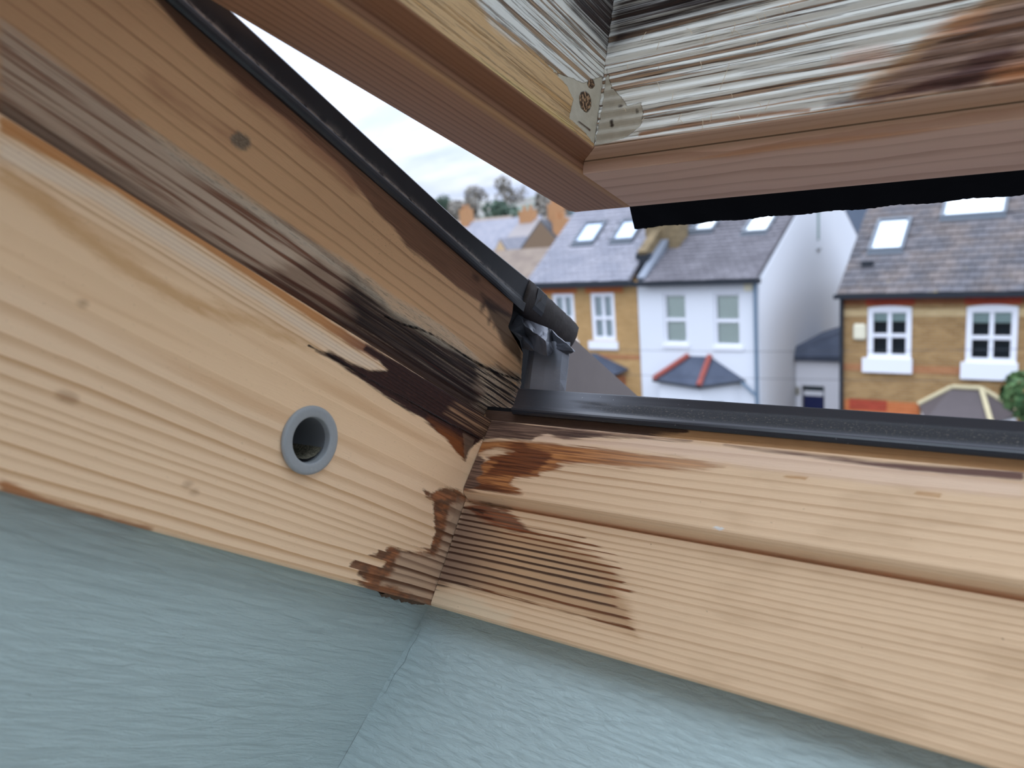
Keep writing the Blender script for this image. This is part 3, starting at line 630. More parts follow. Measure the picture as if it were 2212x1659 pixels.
# plastic bush in the jamb
ring_c = (-81.6, 38.2)
def lathe(name, prof, segs, mat, parent, cap=False, **k):
    vs, fs = [], []
    for r, s in prof:
        for i in range(segs):
            t = 2 * math.pi * i / segs
            vs.append(W3(s + ring_c[1] * 4 / 75.0, ring_c[0] + r * math.cos(t), ring_c[1] + r * math.sin(t)))
    n = len(prof)
    for j in range(n - 1):
        for i in range(segs):
            a, b_ = j * segs + i, j * segs + (i + 1) % segs
            fs.append((a, b_, b_ + segs, a + segs))
    if cap: fs.append(tuple((n - 1) * segs + i for i in range(segs)))
    return obj(name, vs, fs, mat, parent, True, **k)
bush = lathe('bushing', [(10.3, -0.3), (10.75, 0.0), (10.8, 0.35), (10.7, 0.8), (10.35, 1.15), (9.9, 1.3), (9.4, 1.32), (8.2, 1.25), (7.5, 1.2), (7.3, 1.1), (7.2, 0.85), (7.1, 0.2), (7.05, -1.2)], 56, M_RING, win,
             label='round grey plastic bush set in the jamb')
lathe('bush_bore', [(7.05, -1.0), (6.9, -28), (5.5, -28.4), (0.01, -28.4)], 48, plain('shaded_grey_plastic', (112, 114, 117), 0.5, 0.3), bush, label='dark hollow bore of the bush')  # same plastic as the ring, colour darkened for the shade inside
vs, fs = [], []
for i in range(13):
    for j in range(9):
        t = math.radians(-138 + 136 * i / 12); s = 0.6 - 27 * j / 8
        r = 6.9 - 0.9 * math.sin(math.pi * i / 12)
        vs.append(W3(s, ring_c[0] + r * math.cos(t), ring_c[1] + r * math.sin(t)))
for i in range(12):
    for j in range(8): fs.append((i * 9 + j, (i + 1) * 9 + j, (i + 1) * 9 + j + 1, i * 9 + j + 1))
obj('dust', vs, fs, M_DUST, bush, True, kind='stuff', label='sandy dust lying in the bush')

# cladding on the sill
pc = [(2.0, 78.9), (1.6, 79.6), (1.5, 80.4), (1.7, 81.2), (2.3, 81.8), (3.0, 82.3), (3.6, 82.9), (4.2, 83.7), (5.6, 86.0), (7.0, 88.2), (8.4, 90.3), (9.6, 92.2), (10.0, 92.7), (10.5, 92.9), (11.0, 92.5), (13, 86), (6.4, 82.4), (3.4, 80.6), (2.9, 79.0)]
vv, acc = [], -3.0
for i, q in enumerate(pc):
    if i: acc += math.dist(q, pc[i - 1])
    vv.append(acc)
pcv = [(q[0], q[1], v) for q, v in zip(pc, vv)]
clad = loft('sill_cladding', pcv, dense(7, 210, 4) + [300, 450, 600, WID], sill_place, M_SCLAD, win, u0=[12.0 - (q[1] - 78.9) * 0.45 for q in pc], smooth=False, label='gritty dark grey metal strip along the sill')
MB().box(-3.6, WID, 5.2, 9, 80.7, 82.2, lambda a, b_, c: W3(a, b_, c)).build('sill_gasket', M_RUB, win, label='black rubber gasket under the sill strip')
# cladding on the jamb
pj = [(-4.0, 129.1), (-3.0, 128.8), (-2.4, 129.5), (-2.2, 130.5), (-2.5, 131.6), (-3.3, 132.5), (-4.0, 133.0), (-4.2, 134.0), (-4.0, 140.3), (-4.5, 140.9), (-14, 140.9), (-14, 129.4)]
def clad_place(u, a, b_):
    wob = 0.25 * np.sin(u * 0.09) * (a > -3.4)
    a = np.where(a > -3.95, -4 + (a + 4) * np.clip(1 - (u + 12) / 20, 0, 1), a)
    return np.stack([a + wob, u, b_ + np.clip((u + 36) / 56, 0, 1) * np.clip((b_ - 133) / 7.3, 0, 1) * 3.2], 1)
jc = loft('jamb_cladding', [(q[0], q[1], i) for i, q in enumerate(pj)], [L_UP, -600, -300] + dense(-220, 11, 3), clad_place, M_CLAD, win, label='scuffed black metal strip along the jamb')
# its taped lower end
segs = [(-4.0, 133.0), (-3.3, 134.8), (-3.3, 138.5), (-3.7, 143.3), (-4.4, 143.9), (-15, 144.0), (-16, 138), (-14, 132), (-9, 130.2), (-5.5, 130.6)]
sl = loft('cladding_end', [(q[0], q[1], i) for i, q in enumerate(segs)], dense(9, 50, 2) + [52, 54, 55.2, 56], lambda u, a, b_: np.stack([np.where(u > 53, -9 + (a + 9) * (1 - (u - 53) * 0.025), a) + 0.2 * np.sin(u * 0.7 + b_), u + np.where(u > 53, (b_ - 138) * 0.10, 0), np.where(u > 53, 138 + (b_ - 138) * (1 - (u - 53) * 0.02), b_) + 0.15 * np.sin(u * 1.1)], 1), M_TAPE, win, smooth=True, label='dull taped end of the jamb strip')
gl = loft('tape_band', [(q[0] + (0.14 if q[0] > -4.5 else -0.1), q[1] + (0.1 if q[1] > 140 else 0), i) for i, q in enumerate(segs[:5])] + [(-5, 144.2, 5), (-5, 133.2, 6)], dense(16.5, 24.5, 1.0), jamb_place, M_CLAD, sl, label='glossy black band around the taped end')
MB().box(-30, -9.5, 9, 55, 96, 133.5, lambda a, b_, c: W3(a, b_, c)).build('corner_seal', M_RUB, win, label='black foam seal behind the jamb end')
# lead sheet and its crumpled top in the corner
cols = [(-5.3, 25.0, -1.0), (-2.0, 22.5, 2.4), (1.0, 20.0, 5.4), (8, 19.6, 12), (15, 19.8, 20), (18.0, 20.4, 22.6)]
vs, fs = [], []
for a, d, a2 in cols:
    for k in range(7):
        t = k / 6.0; vs.append(W3(a + (a2 - a) * t, d + 0.15 * math.sin(k + a), 118.5 - 26.5 * t))
for i in range(len(cols) - 1):
    for k in range(6): fs.append((i * 7 + k, (i + 1) * 7 + k, (i + 1) * 7 + k + 1, i * 7 + k + 1))
ld = obj('corner_flashing', vs, fs, M_LEAD, win, label='grey lead sheet standing in the frame corner')
ld.modifiers.new('thick', 'SOLIDIFY').thickness = 0.0008
CR = {'a': [-11.0, 16.0, 129.9], 'b': [-9.5, 19.0, 129.3], 'c': [-4.4, 17.0, 127.1], 'd': [7.2, 16.0, 123.0], 'e': [7.4, 19.0, 123.9], 'f': [17.0, 18.0, 117.8], 'g': [25.1, 15.0, 112.4], 'h': [17.9, 20.0, 113.5], 'i': [11.8, 20.0, 115.5], 'j': [8.1, 21.0, 118.0], 'k': [12.2, 17.0, 113.0], 'l': [13.2, 13.0, 108.8], 'm': [5.1, 15.0, 111.9], 'n': [-3.8, 18.0, 114.5], 'o': [-3.9, 15.0, 118.0], 'p': [-7.6, 11.0, 119.3], 'q': [-5.4, 20.0, 121.5], 'r': [-4.3, 14.0, 124.1], 's': [6.1, 13.0, 118.4], 't': [11.9, 11.5, 114.7]}
K = list(CR); tri = ['apr', 'rpq', 'abr', 'brc', 'rcs', 'rsq', 'cds', 'dts', 'qsm', 'stl', 'slm', 'qmo', 'omn', 'poq', 'dej', 'djt', 'tjk', 'tkl', 'efj', 'fij', 'fgi', 'ghi']
cr = obj('crumpled_lead', [W3(*CR[k]) for k in K], [[K.index(c) for c in t] for t in tri], M_LEAD2, win, label='crumpled grey lead folded over the corner')
bm = bmesh.new(); bm.from_mesh(cr.data)
bmesh.ops.recalc_face_normals(bm, faces=bm.faces)
bmesh.ops.subdivide_edges(bm, edges=bm.edges, cuts=3, use_grid_fill=True)
for v in bm.verts:
    c = v.co * 1000
    v.co += Vector((math.sin(c.y * 1.9 + c.z), math.sin(c.x * 2.3), math.cos(c.x * 1.7 + c.y * 2.1))) * 0.00010
bm.to_mesh(cr.data); bm.free()
cr.modifiers.new('thick', 'SOLIDIFY').thickness = 0.0007
# brown side flashing running down the roof outside
MB().box(-58, -40, 75, 620, 60, 160.5, lambda a, b_, c: W3(a, b_, c)).build('side_flashing', M_BROWN, win, label='brown metal flashing upstand beyond the corner')

# crumbling caulk under the jamb at the corner
vs = []; fs = []
for i in range(24):
    d = -24.0 + i; h = (0.5 + 1.3 * abs(math.sin(i * 1.7)) * abs(math.sin(i * 0.6 + 0.4))) * (1 if i < 22 else 0.4)
    vs += [W3(-1.3, d, 0.05), W3(-1.8, d, -h * 0.6), W3(-3.4, d, -h), W3(-6.0, d, 0.05)]
for i in range(23): fs += [(i * 4 + j, i * 4 + j + 1, i * 4 + j + 5, i * 4 + j + 4) for j in range(3)]
obj('caulk', vs, fs, plain('dirty_caulk', (96, 76, 62), 0.9, 0.1, var=0.4, scale=900), win, label='crumbling brown caulk under the jamb corner')

# ---- the open sash
sash = empty('sash', W3(*SASH([(0, 0, 0)])[0]), parent=win, label='sash swung outward above the sill, peeling white inside')
def sash_stile_place(u, a, b_): return SASH(np.stack([a, u, b_], 1))
def sash_rail_place(u, a, b_): return SASH(np.stack([u, a, b_], 1))
alongT = [L_UP, -700, -500, -380, -300, -250, -220] + dense(-200, 20, 0.9)
face = [(s, 0, s) for s in dense(0.8, 30.4, 0.8)] + [(30.9, 0.3, 30.9), (31.2, 0.9, 31.6)] + [(31.3, 2.5, 33.5), (31.4, 5.0, 36)] + [(s, 5.2, s + 4.7) for s in dense(32.2, 41.2, 0.9)] + [(41.6, 5.5, 46.3)]
face += [(41.6 + 4.5 * (n - 6) / 56.0, n, n + 41.5) for n in dense(6.2, 62, 0.7)]
prof = face + [(46.2, 63.0, 105), (46.2, 74, 108), (0, 74, 0), (0, 0.8, 0)]
def stile_end(q):
    if q[0] <= 31.25 and q[1] < 6: return 20.0 - max(0, 3 - q[0]) * 1.0
    if q[1] >= 70 and q[0] < 20: return 20.0
    return -22.0 - (q[0] - 31.2) - 0.12
rt = rings([(0, 2.6), (31, 2.4), (46, 2.0), (110, 2.4)], 11)
stile = loft('stile', prof, alongT, sash_stile_place, M_STILE, sash, u1=[stile_end(q) for q in prof], ph=lambda u, v: rt(v), stains={**{k: [[(x, y + 41.5) for x, y in q] for q in w] for k, w in POLY['A'].items()}, **POLY['RS']},
             label='left stile of the sash, brown underside and peeling inner bevel')
face = [(20.0, 0.6, -20.0)] + [(d, 0, -d) for d in dense(19.6, -21.6, 0.8)] + [(-22.0, 0.4, 22.2), (-22.1, 1.2, 23)] + [(-22.2, 3.0, 24.8), (-22.3, 5.0, 26.8)] + [(d, 5.2, -d + 4.7) for d in dense(-23.0, -32.2, 0.9)] + [(-32.6, 5.5, 37.2)]
face += [(-32.6 - 4.4 * (n - 6) / 56.0, n, n + 32.5) for n in dense(6.2, 62, 0.6)]
prof = face + [(-37.2, 63, 96), (-37.2, 74, 99), (20, 74, -21)]
def rail_start(q):
    if q[0] > -22.25 and q[1] < 6: return 31.35
    if q[1] > 70 and q[0] > 0: return 31.35
    return 31.2 + (-22.0 - q[0]) + 0.12
rr = rings([(-25, 13.0), (0, 9.0), (22, 8.0), (38, 3.0), (110, 3.0)], 14)
def rail_place(u, a, b_):
    w = np.where(b_ > 6.0, 0.35 * np.sin(b_ * 1.55 + 0.8 * np.sin(u * 0.021) + 1.2) * np.clip((62 - b_) / 4, 0, 1), 0)
    return sash_rail_place(u, a + w, b_)
stains_r = {k: [[(x, y + 32.5) for x, y in q] for q in v] for k, v in POLY['R'].items()}
stains_r.update({k: [[(x, -y) for x, y in q] for q in v] for k, v in POLY['RR'].items()})
rail = loft('rail', prof, dense(31, 200, 0.8) + [215, 240, 280, 340, 420, 520, 640, WID], rail_place, M_RAIL, sash, u0=[rail_start(q) for q in prof], ph=lambda u, v: rr(v), stains=stains_r,
            label='bottom rail of the sash with cracked white paint and burnt stain')
MB().box(40, WID, -880, -36.0, 60.5, 64.0, lambda a, b_, c: W3(*SASH([(a, b_, c)])[0])).build('pane', M_GLASS, sash, label='glass pane of the sash')
# drip strip under the rail with a ragged edge
us = dense(14.5, 210, 1.2) + [300, 450, WID]
vs, fs = [], []
for u in us:
    e = 57 - 6.0 * min(1, (u - 15) / 160.0) + 0.45 * math.sin(u * 1.9) * math.sin(u * 0.37) + rng.uniform(-0.3, 0.3)
    for k in range(6):
        t = k / 5.0
        sx = u + max(0.0, (31.0 - u) / 16.5) * 16.2 * (1 - t)
        vs.append(W3(*SASH([(sx, 18.5 + (e - 18.5) * t, 5.2 + 0.3 * math.sin(u * 0.25) * t)])[0]))
for i in range(len(us) - 1):
    for k in range(5): fs.append((i * 6 + k, i * 6 + k + 1, (i + 1) * 6 + k + 1, (i + 1) * 6 + k))
ds = obj('drip_strip', vs, fs, M_STRIP, sash, label='black ragged drip strip hanging below the rail')
ds.modifiers.new('thick', 'SOLIDIFY').thickness = 0.003; ds.modifiers['thick'].offset = 1.0
# torn wood fibres on the bevel
vs, fs = [], []
for i in range(42):
    s0 = rng.uniform(52, 130); n0 = rng.uniform(8, 48); L = rng.uniform(1.2, 4.0); a = rng.uniform(0.6, 2.4); k = len(vs)
    if i == 0: s0, n0, L, a = 93, 27, 9.0, 1.9
    for t in range(5):
        f = t / 4.0; x = s0 + L * f * math.cos(a) + 0.4 * math.sin(3 * f); y = n0 - L * f * math.sin(a); z = -32.9 - 4.4 * (y - 6) / 56.0 - 0.4 - 0.5 * math.sin(math.pi * f)
        for dx, dz in ((-0.09, 0), (0.09, 0), (0, -0.14)): vs.append(W3(*SASH([(x + dx, z + dz, y)])[0]))
    for t in range(4):
        for q in range(3): fs.append((k + t * 3 + q, k + t * 3 + (q + 1) % 3, k + t * 3 + 3 + (q + 1) % 3, k + t * 3 + 3 + q))
obj('wood_fibres', vs, fs, plain('torn_fibre', (236, 214, 184), 0.7), rail, kind='stuff', label='fine torn wood fibres on the bevel')

# ------------------------------------------------------------------ room: painted reveal, ceiling, walls, floor
CRS = (0.0, -0.394, -1.0)          # crease where the two reveal faces meet, running into the room
DEP = 170.0
def inroom(s, d, n, t): return W3(s + CRS[0] * t, d + CRS[1] * t, n + CRS[2] * t)
def reveal(name, p0, p1, label, nrm):
    nu, nt_ = 60, 30; vs, fs = [], []
    for i in range(nu + 1):
        for j in range(nt_ + 1):
            f = i / nu; t = DEP * j / nt_; q = [p0[k] + (p1[k] - p0[k]) * f for k in range(3)]
            w = 0.35 * math.sin(f * 23 + t * 0.06) + 0.25 * math.sin(t * 0.11 + f * 9)
            vs.append(inroom(*q, t) + nrm * (w * 0.0006))
    for i in range(nu):
        for j in range(nt_): fs.append((i * (nt_ + 1) + j, (i + 1) * (nt_ + 1) + j, (i + 1) * (nt_ + 1) + j + 1, i * (nt_ + 1) + j + 1))
    return obj(name, vs, fs, M_PAINT, None, True, label=label, cat='wall', kind='structure')
reveal('wall_left', (-8.0, 10.0, 0), (-8.0, L_UP, 0), 'sage green painted reveal under the left jamb', Vector((1, 0, 0)))
reveal('wall_front', (-8.0, 10.0, 0), (WID, 10.0, 0), 'sage green painted reveal under the sill', W3(0, -1, 0).normalized())
reveal('wall_right', (WID, 10.0, 0), (WID, L_UP, 0), 'sage green painted reveal on the far right side', Vector((-1, 0, 0)))
reveal('wall_top', (-8.0, L_UP, 0), (WID, L_UP, 0), 'sage green painted reveal above the opening', W3(0, 1, 0).normalized())
wf = bpy.data.objects['wall_front']
vs, fs = [], []
pts = [(2.5, 9), (3.1, 13), (2.6, 17), (3.6, 22), (2.2, 27), (2.8, 33), (1.6, 36)]
for i, (ds_, t) in enumerate(pts):
    w = 0.07 * math.sin(math.pi * (i + 0.5) / len(pts)) + 0.01
    for e in (-w, w): vs.append(inroom(-8 + ds_ + e, 10, 0, t) + W3(0, -0.75, 0))
for i in range(len(pts) - 1): fs.append((2 * i, 2 * i + 1, 2 * i + 3, 2 * i + 2))
obj('hairline_crack', vs, fs, plain('crack_shadow', (96, 104, 104), 0.9, 0.0), wf, label='hairline crack in the paint beside the crease')
def slab(m, n, s0, s1, d0, d1, th): m.box(s0, s1, d0, d1, n, n + th, lambda a, b_, c: W3(a, b_, c))
m = MB(); dd = CRS[1] * DEP
for q in ((-2600, -8.0, -3000, 3000), (WID, 3200, -3000, 3000), (-8.0, WID, -3000, L_UP + dd), (-8.0, WID, 10.0 + dd, 3000)): slab(m, -DEP - 12, q[0], q[1], q[2], q[3], 12)
m.build('ceiling', M_WHITE, None, label='white sloping ceiling around the roof window', cat='ceiling', kind='structure')
m = MB()
for q in ((-2600, -30.0, -2400, 3000), (WID, 3200, -2400, 3000), (-30.0, WID, -2400, L_UP), (-30.0, WID, 32, 3000)): slab(m, 30, q[0], q[1], q[2], q[3], 20)
m.build('roof_deck', plain('roof_slate', (84, 86, 94), 0.7, var=0.2, scale=8), None, label='slate roof around the window outside', cat='roof', kind='structure')
FZ, YB, ZC, XL, XR = -1.42, -3.0, 1.2, -1.6, 1.9
MB().box(XL, XR, YB, 1.84, FZ - 0.1, FZ).build('floor', M_FLOOR, None, label='pale timber floor of the loft room', cat='floor', kind='structure')
m = MB()
for q in ((XL, XL + 0.2, FZ, ZC), (XR - 0.2, XR, FZ, ZC), (XL + 0.2, XR - 0.2, FZ, -1.0), (XL + 0.2, XR - 0.2, 1.1, ZC)): m.box(q[0], q[1], YB - 0.1, YB, q[2], q[3])  # wide opening behind the camera, added to brighten the room
m.build('wall_back', M_WHITE, None, label='white back wall of the loft room with a wide unseen opening added for light', cat='wall', kind='structure')
MB().box(XL, XR, YB, -2.0, ZC, ZC + 0.1).build('ceiling_flat', M_WHITE, None, label='flat white ceiling at the back of the room', cat='ceiling', kind='structure')
MB().prism([(XL - 0.1, YB, FZ), (XL - 0.1, YB, ZC + 0.1), (XL - 0.1, -2.2, ZC + 0.1), (XL - 0.1, 1.83, FZ)], (0.1, 0, 0)).build('wall_side_left', M_WHITE, None, label='white left side wall of the room', cat='wall', kind='structure')
m = MB(); zs = lambda y: -0.127 + 0.6655 * (-0.101 - y)
m.prism([(XR, -0.6, FZ), (XR, -0.6, zs(-0.6)), (XR, 1.83, FZ)], (0.1, 0, 0)); m.box(XR, XR + 0.1, YB, -0.6, FZ, -1.0); m.box(XR, XR + 0.1, YB, YB + 0.15, -1.0, ZC)  # the gap left in this wall is added to light the jamb
m.build('wall_side_right', M_WHITE, None, label='white right side wall with an unseen opening added for light', cat='wall', kind='structure')
# ------------------------------------------------------------------ outside: street, houses opposite, hill
GZ = -8.2
lin_full = lin
def lin(c): return tuple(x * 0.86 for x in lin_full(c))  # outdoor colours darkened evenly, standing in for less light outside
def m_brick(tone, mort, red=0.0):
    def f(b):
        p = b.geo('Position'); x, y, z = b.sep(p)
        n = b.n('ShaderNodeTexBrick'); b.put(n.inputs['Vector'], b.xyz(x + y, z, 0.0))
        n.inputs['Scale'].default_value = 1.0; n.inputs['Brick Width'].default_value = 0.225; n.inputs['Row Height'].default_value = 0.075
        n.inputs['Mortar Size'].default_value = 0.008; n.inputs['Bias'].default_value = 0.0
        n.inputs['Color1'].default_value = (*lin(tone[0]), 1); n.inputs['Color2'].default_value = (*lin(tone[1]), 1); n.inputs['Mortar'].default_value = (*lin(mort), 1)
        big = b.noise(b.xyz(x * 1.2, z * 2.5, y), 1.0, 4.0, 0.6)
        col = b.scl(V(b, n.outputs['Color']), 0.78 + big * 0.44)
        b.out(col, 0.9, V(b, n.outputs['Fac']) * -1.0, 1.0, 0.1, hd=0.006)
    return f
M_BRY = MAT('yellow_stock_brick', m_brick(((176, 140, 92), (152, 116, 72)), (158, 142, 116)))
M_BRO = MAT('orange_yellow_brick', m_brick(((188, 150, 100), (174, 136, 86)), (186, 160, 120)))
M_BRD = MAT('weathered_stock_brick', m_brick(((138, 120, 90), (112, 98, 74)), (126, 114, 94)))
M_RED = MAT('red_brick', m_brick(((176, 70, 52), (158, 62, 46)), (160, 96, 76)))
M_ORR = MAT('orange_brick', m_brick(((202, 116, 70), (186, 102, 58)), (196, 136, 94)))
M_BAND = MAT('dull_orange_brick', m_brick(((176, 122, 84), (166, 110, 74)), (176, 138, 104)))
M_PALEB = MAT('pale_brick', m_brick(((214, 186, 138), (200, 172, 124)), (200, 182, 148)))
M_RBB = MAT('brown_red_brick', m_brick(((150, 92, 62), (140, 86, 58)), (150, 112, 84)))
def m_render(b):
    p = b.geo('Position'); n = b.noise(p, 0.7, 4.0); 
    b.out(b.mix(n, C(220, 225, 231), C(228, 231, 236)), 0.85, None, 1.0, 0.15)
M_REND = MAT('white_render', m_render)
def m_slate(c1, c2, moss=0.0):
    def f(b):
        p = b.geo('Position'); x, y, z = b.sep(p)
        oi = b.n('ShaderNodeObjectInfo'); r = V(b, oi.outputs['Random'])
        n = b.noise(p, 1.3, 5.0, 0.62); q = b.noise(p, 7.0, 3.0)
        col = b.mix(b.ss(0.35, 0.68, n), C(*c1), C(*c2))
        col = b.scl(col, 0.62 + r * 0.30 + q * 0.12)
        if moss: col = b.mix(b.ss(0.69, 0.75, b.noise(p, 2.1, 3.0)) * moss, col, C(150, 132, 70))
        b.out(col, 0.75, q, 1.0, 0.15, hd=0.004)
    return f
M_SLR = MAT('mossy_grey_slate', m_slate((96, 95, 99), (116, 106, 101), 0.8))
M_SLW = MAT('violet_grey_slate', m_slate((112, 109, 114), (130, 127, 132)))
M_SLO = MAT('blue_grey_slate', m_slate((138, 139, 148), (152, 151, 158)))
M_SLD = MAT('dark_slate', m_slate((74, 82, 98), (88, 96, 112)))
M_TILE = MAT('brown_tile', m_slate((150, 134, 118), (132, 116, 104)))
M_WHT = plain('white_gloss', (238, 240, 246), 0.4, 0.4)
M_GUT = plain('black_gutter', (34, 40, 48), 0.4, 0.4)
M_PIPE = plain('blue_grey_pipe', (108, 128, 146), 0.5, 0.3)
M_CREAM = plain('cream_plastic', (232, 226, 200), 0.5, 0.3)
M_STONE = plain('pale_stone', (206, 194, 158), 0.85, 0.1, var=0.15, scale=6)
M_HIP = plain('red_hip_tile', (154, 86, 78), 0.8, 0.1, var=0.1, scale=6)
M_BLUE = plain('navy_door_paint', (24, 34, 84), 0.35, 0.4)
M_LDF = plain('grey_lead', (118, 125, 135), 0.5, 0.3)
M_DARKIN = plain('dark_room', (52, 62, 76), 0.9, 0.1)
M_BLIND = plain('pale_blind', (196, 212, 212), 0.9, 0.1)
M_CURT = plain('grey_green_curtain', (244, 248, 244), 0.9, 0.1)
M_NET = plain('pale_grey_net_curtain', (226, 232, 240), 0.9, 0.1)
M_ROAD = plain('asphalt', (104, 104, 106), 0.9, 0.1, var=0.1, scale=2)
M_CLAY = plain('orange_chimney_brick', (180, 136, 98), 0.9, 0.1, var=0.15, scale=3)
M_TAN = plain('tan_render', (204, 176, 138), 0.9, 0.1, var=0.08, scale=1)
def m_leaf(c1, c2):
    def f(b):
        p = b.geo('Position'); n = b.noise(p, 1.7, 3.0)
        b.out(b.mix(b.ss(0.35, 0.65, n), C(*c1), C(*c2)), 0.8, None, 1.0, 0.15)
    return f
M_LEAF = MAT('green_leaves', m_leaf((56, 86, 52), (88, 116, 70)))
M_LEAF2 = MAT('dark_leaves', m_leaf((60, 82, 70), (92, 106, 88)))
M_TWIG = MAT('winter_twigs', m_leaf((122, 118, 110), (146, 138, 126)))
M_BARK = plain('bark', (92, 78, 66), 0.9, 0.1)
def m_hill(b):
    p = b.geo('Position'); n = b.noise(p, 0.09, 5.0, 0.7); q = b.noise(p, 0.3, 4.0, 0.7)
    col = b.mix(b.ss(0.4, 0.6, n), C(104, 116, 104), C(142, 138, 132)); col = b.mix(b.ss(0.55, 0.66, q) * 0.6, col, C(168, 148, 130))
    b.out(col, 0.95, None, 1.0, 0.05)
M_HILL = MAT('hazy_hillside', m_hill)
M_SKYGL = MAT('rooflight_glass', lambda b: b.out(C(196, 206, 216), 0.06, None, 1.0, 1.0, 0.85))

MB().box(-60, 40, 3, 260, GZ - 0.2, GZ).build('street_ground', M_ROAD, None, label='grey street and gardens between the terraces', cat='ground', kind='structure')
# hill
def hill_z(x, y):
    t = min(1.0, max(0.0, (y - 62) / 90.0))
    return GZ + 19.4 * t ** 1.2 * (0.93 + 0.05 * math.sin(x * 0.021 + 0.6) + 0.03 * math.sin(x * 0.11 + y * 0.07))
vs, fs = [], []
nx, ny = 50, 24
for i in range(nx + 1):
    for j in range(ny + 1):
        x = -330 + 360 * i / nx; y = 36 + 240 * j / ny
        vs.append((x, y, hill_z(x, y) - (0.0 if j else 0.5)))
for i in range(nx):
    for j in range(ny): fs.append((i * (ny + 1) + j, (i + 1) * (ny + 1) + j, (i + 1) * (ny + 1) + j + 1, i * (ny + 1) + j + 1))
obj('hillside', vs, fs, M_HILL, None, True, label='hazy wooded hillside behind the far roofs', cat='hill', kind='structure')

def sash_window(parent, x0, x1, z0, z1, y, bars=1, blind=0.0, inner=M_DARKIN, label=None, arch=0.0, fr=0.09, sill=None, sillm=None, meet=0.48):
    # box sash set into the wall: frame, meeting rail, glazing bars, panes, drapes or a dark panel painted as the unlit room behind the glass, stone sill
    CD = 0.32 if inner is M_DARKIN else 0.10
    w = empty('window', ((x0 + x1) / 2, y, z0), parent=parent, label=label)
    m = MB(); Y0, Y1 = y - 0.01, y + 0.09
    m.box(x0, x0 + fr, Y0, Y1, z0, z1 - fr); m.box(x1 - fr, x1, Y0, Y1, z0, z1 - fr); m.box(x0 + fr, x1 - fr, Y0, Y1, z0, z0 + fr)
    k = 8
    for i in range(k):
        a, c = i / k, (i + 1) / k; xa, xb = x0 + (x1 - x0) * a, x0 + (x1 - x0) * c
        za, zb = z1 + arch * 4 * a * (1 - a), z1 + arch * 4 * c * (1 - c)
        m.poly([(xa, Y0, z1 - fr), (xb, Y0, z1 - fr), (xb, Y0, zb), (xa, Y0, za), (xa, Y1, z1 - fr), (xb, Y1, z1 - fr), (xb, Y1, zb), (xa, Y1, za)], [[0, 1, 2, 3], [7, 6, 5, 4], [0, 4, 5, 1], [3, 2, 6, 7]])
    m.build('window_frame', M_WHT, w)
    zm = z0 + (z1 - z0) * meet
    MB().box(x0 + fr, x1 - fr, y + 0.0, y + 0.09, zm - 0.05, zm + 0.05).build('meeting_rail', M_WHT, w)
    if bars:
        MB().box((x0 + x1) / 2 - 0.05, (x0 + x1) / 2 + 0.05, y + 0.02, y + 0.09, z0 + fr, z1 - fr).build('glazing_bar', M_WHT, w)
    for za, zb in ((z0 + fr, zm - 0.05), (zm + 0.05, z1 - fr)):
        MB().box(x0 + fr, x1 - fr, y + 0.05, y + 0.06, za, zb).build('pane', M_GLASS, w)
    MB().box(x0 + 0.02, x1 - 0.02, y + CD, y + CD + 0.02, z0 + 0.02, z1 - 0.02).build('curtain_or_dark_panel', inner, w)
    if blind:
        MB().box(x0 + fr * 0.8, x1 - fr * 0.8, y + 0.07, y + 0.085, z1 - blind, z1 - 0.02).build('blind', M_BLIND, w)
    if sill:
        a, c, zt, zb = sill
        MB().box(a, c, y - 0.10, y + 0.02, zb, zt).build('window_sill', sillm or M_WHT, w)
    return w
def wall_with_holes(parent, x0, x1, z0, z1, y, th, holes, mat, name='wall', label=None):
    xs = sorted({x0, x1, *[h[0] for h in holes], *[h[1] for h in holes]}); zs = sorted({z0, z1, *[h[2] for h in holes], *[h[3] for h in holes]})
    m = MB()
    for a, b_ in zip(xs, xs[1:]):
        for c, d in zip(zs, zs[1:]):
            if not any(h[0] <= (a + b_) / 2 <= h[1] and h[2] <= (c + d) / 2 <= h[3] for h in holes): m.box(a, b_, y, y + th, c, d)
    return m.build(name, mat, parent, label=label)
def roof_plane(name, parent, x0, x1, ye, ze, yr, zr, mat, th=0.12, **k):
    return MB().prism([(x0, ye, ze), (x0, yr, zr), (x0, yr, zr - th), (x0, ye, ze - th)], (x1 - x0, 0, 0)).build(name, mat, parent, **k)
def skylight(parent, x0, x1, s0, s1, ye, ze, pt, label, fr=0.09, name='skylight'):
    T = lambda x, s, h: Vector((x, ye + s * math.cos(pt) - h * math.sin(pt), ze + s * math.sin(pt) + h * math.cos(pt)))
    w = empty(name, T((x0 + x1) / 2, s0, 0), parent=parent, label=label)
    m = MB()
    for q in ((x0 - fr, x0, s0 - fr, s1 + fr), (x1, x1 + fr, s0 - fr, s1 + fr), (x0, x1, s0 - fr, s0), (x0, x1, s1, s1 + fr)): m.box(*q, -0.05, 0.10, T)
    m.box(x0 - fr, x1 + fr, s0 - fr - 0.14, s0 - fr, -0.02, 0.05, T)
    m.build('skylight_frame', M_LDF2, w)
    MB().box(x0, x1, s0, s1, 0.03, 0.06, T).build('pane', M_SKYGL, w)
    return w
M_LDF2 = plain('grey_flashing', (90, 98, 106), 0.5, 0.4)
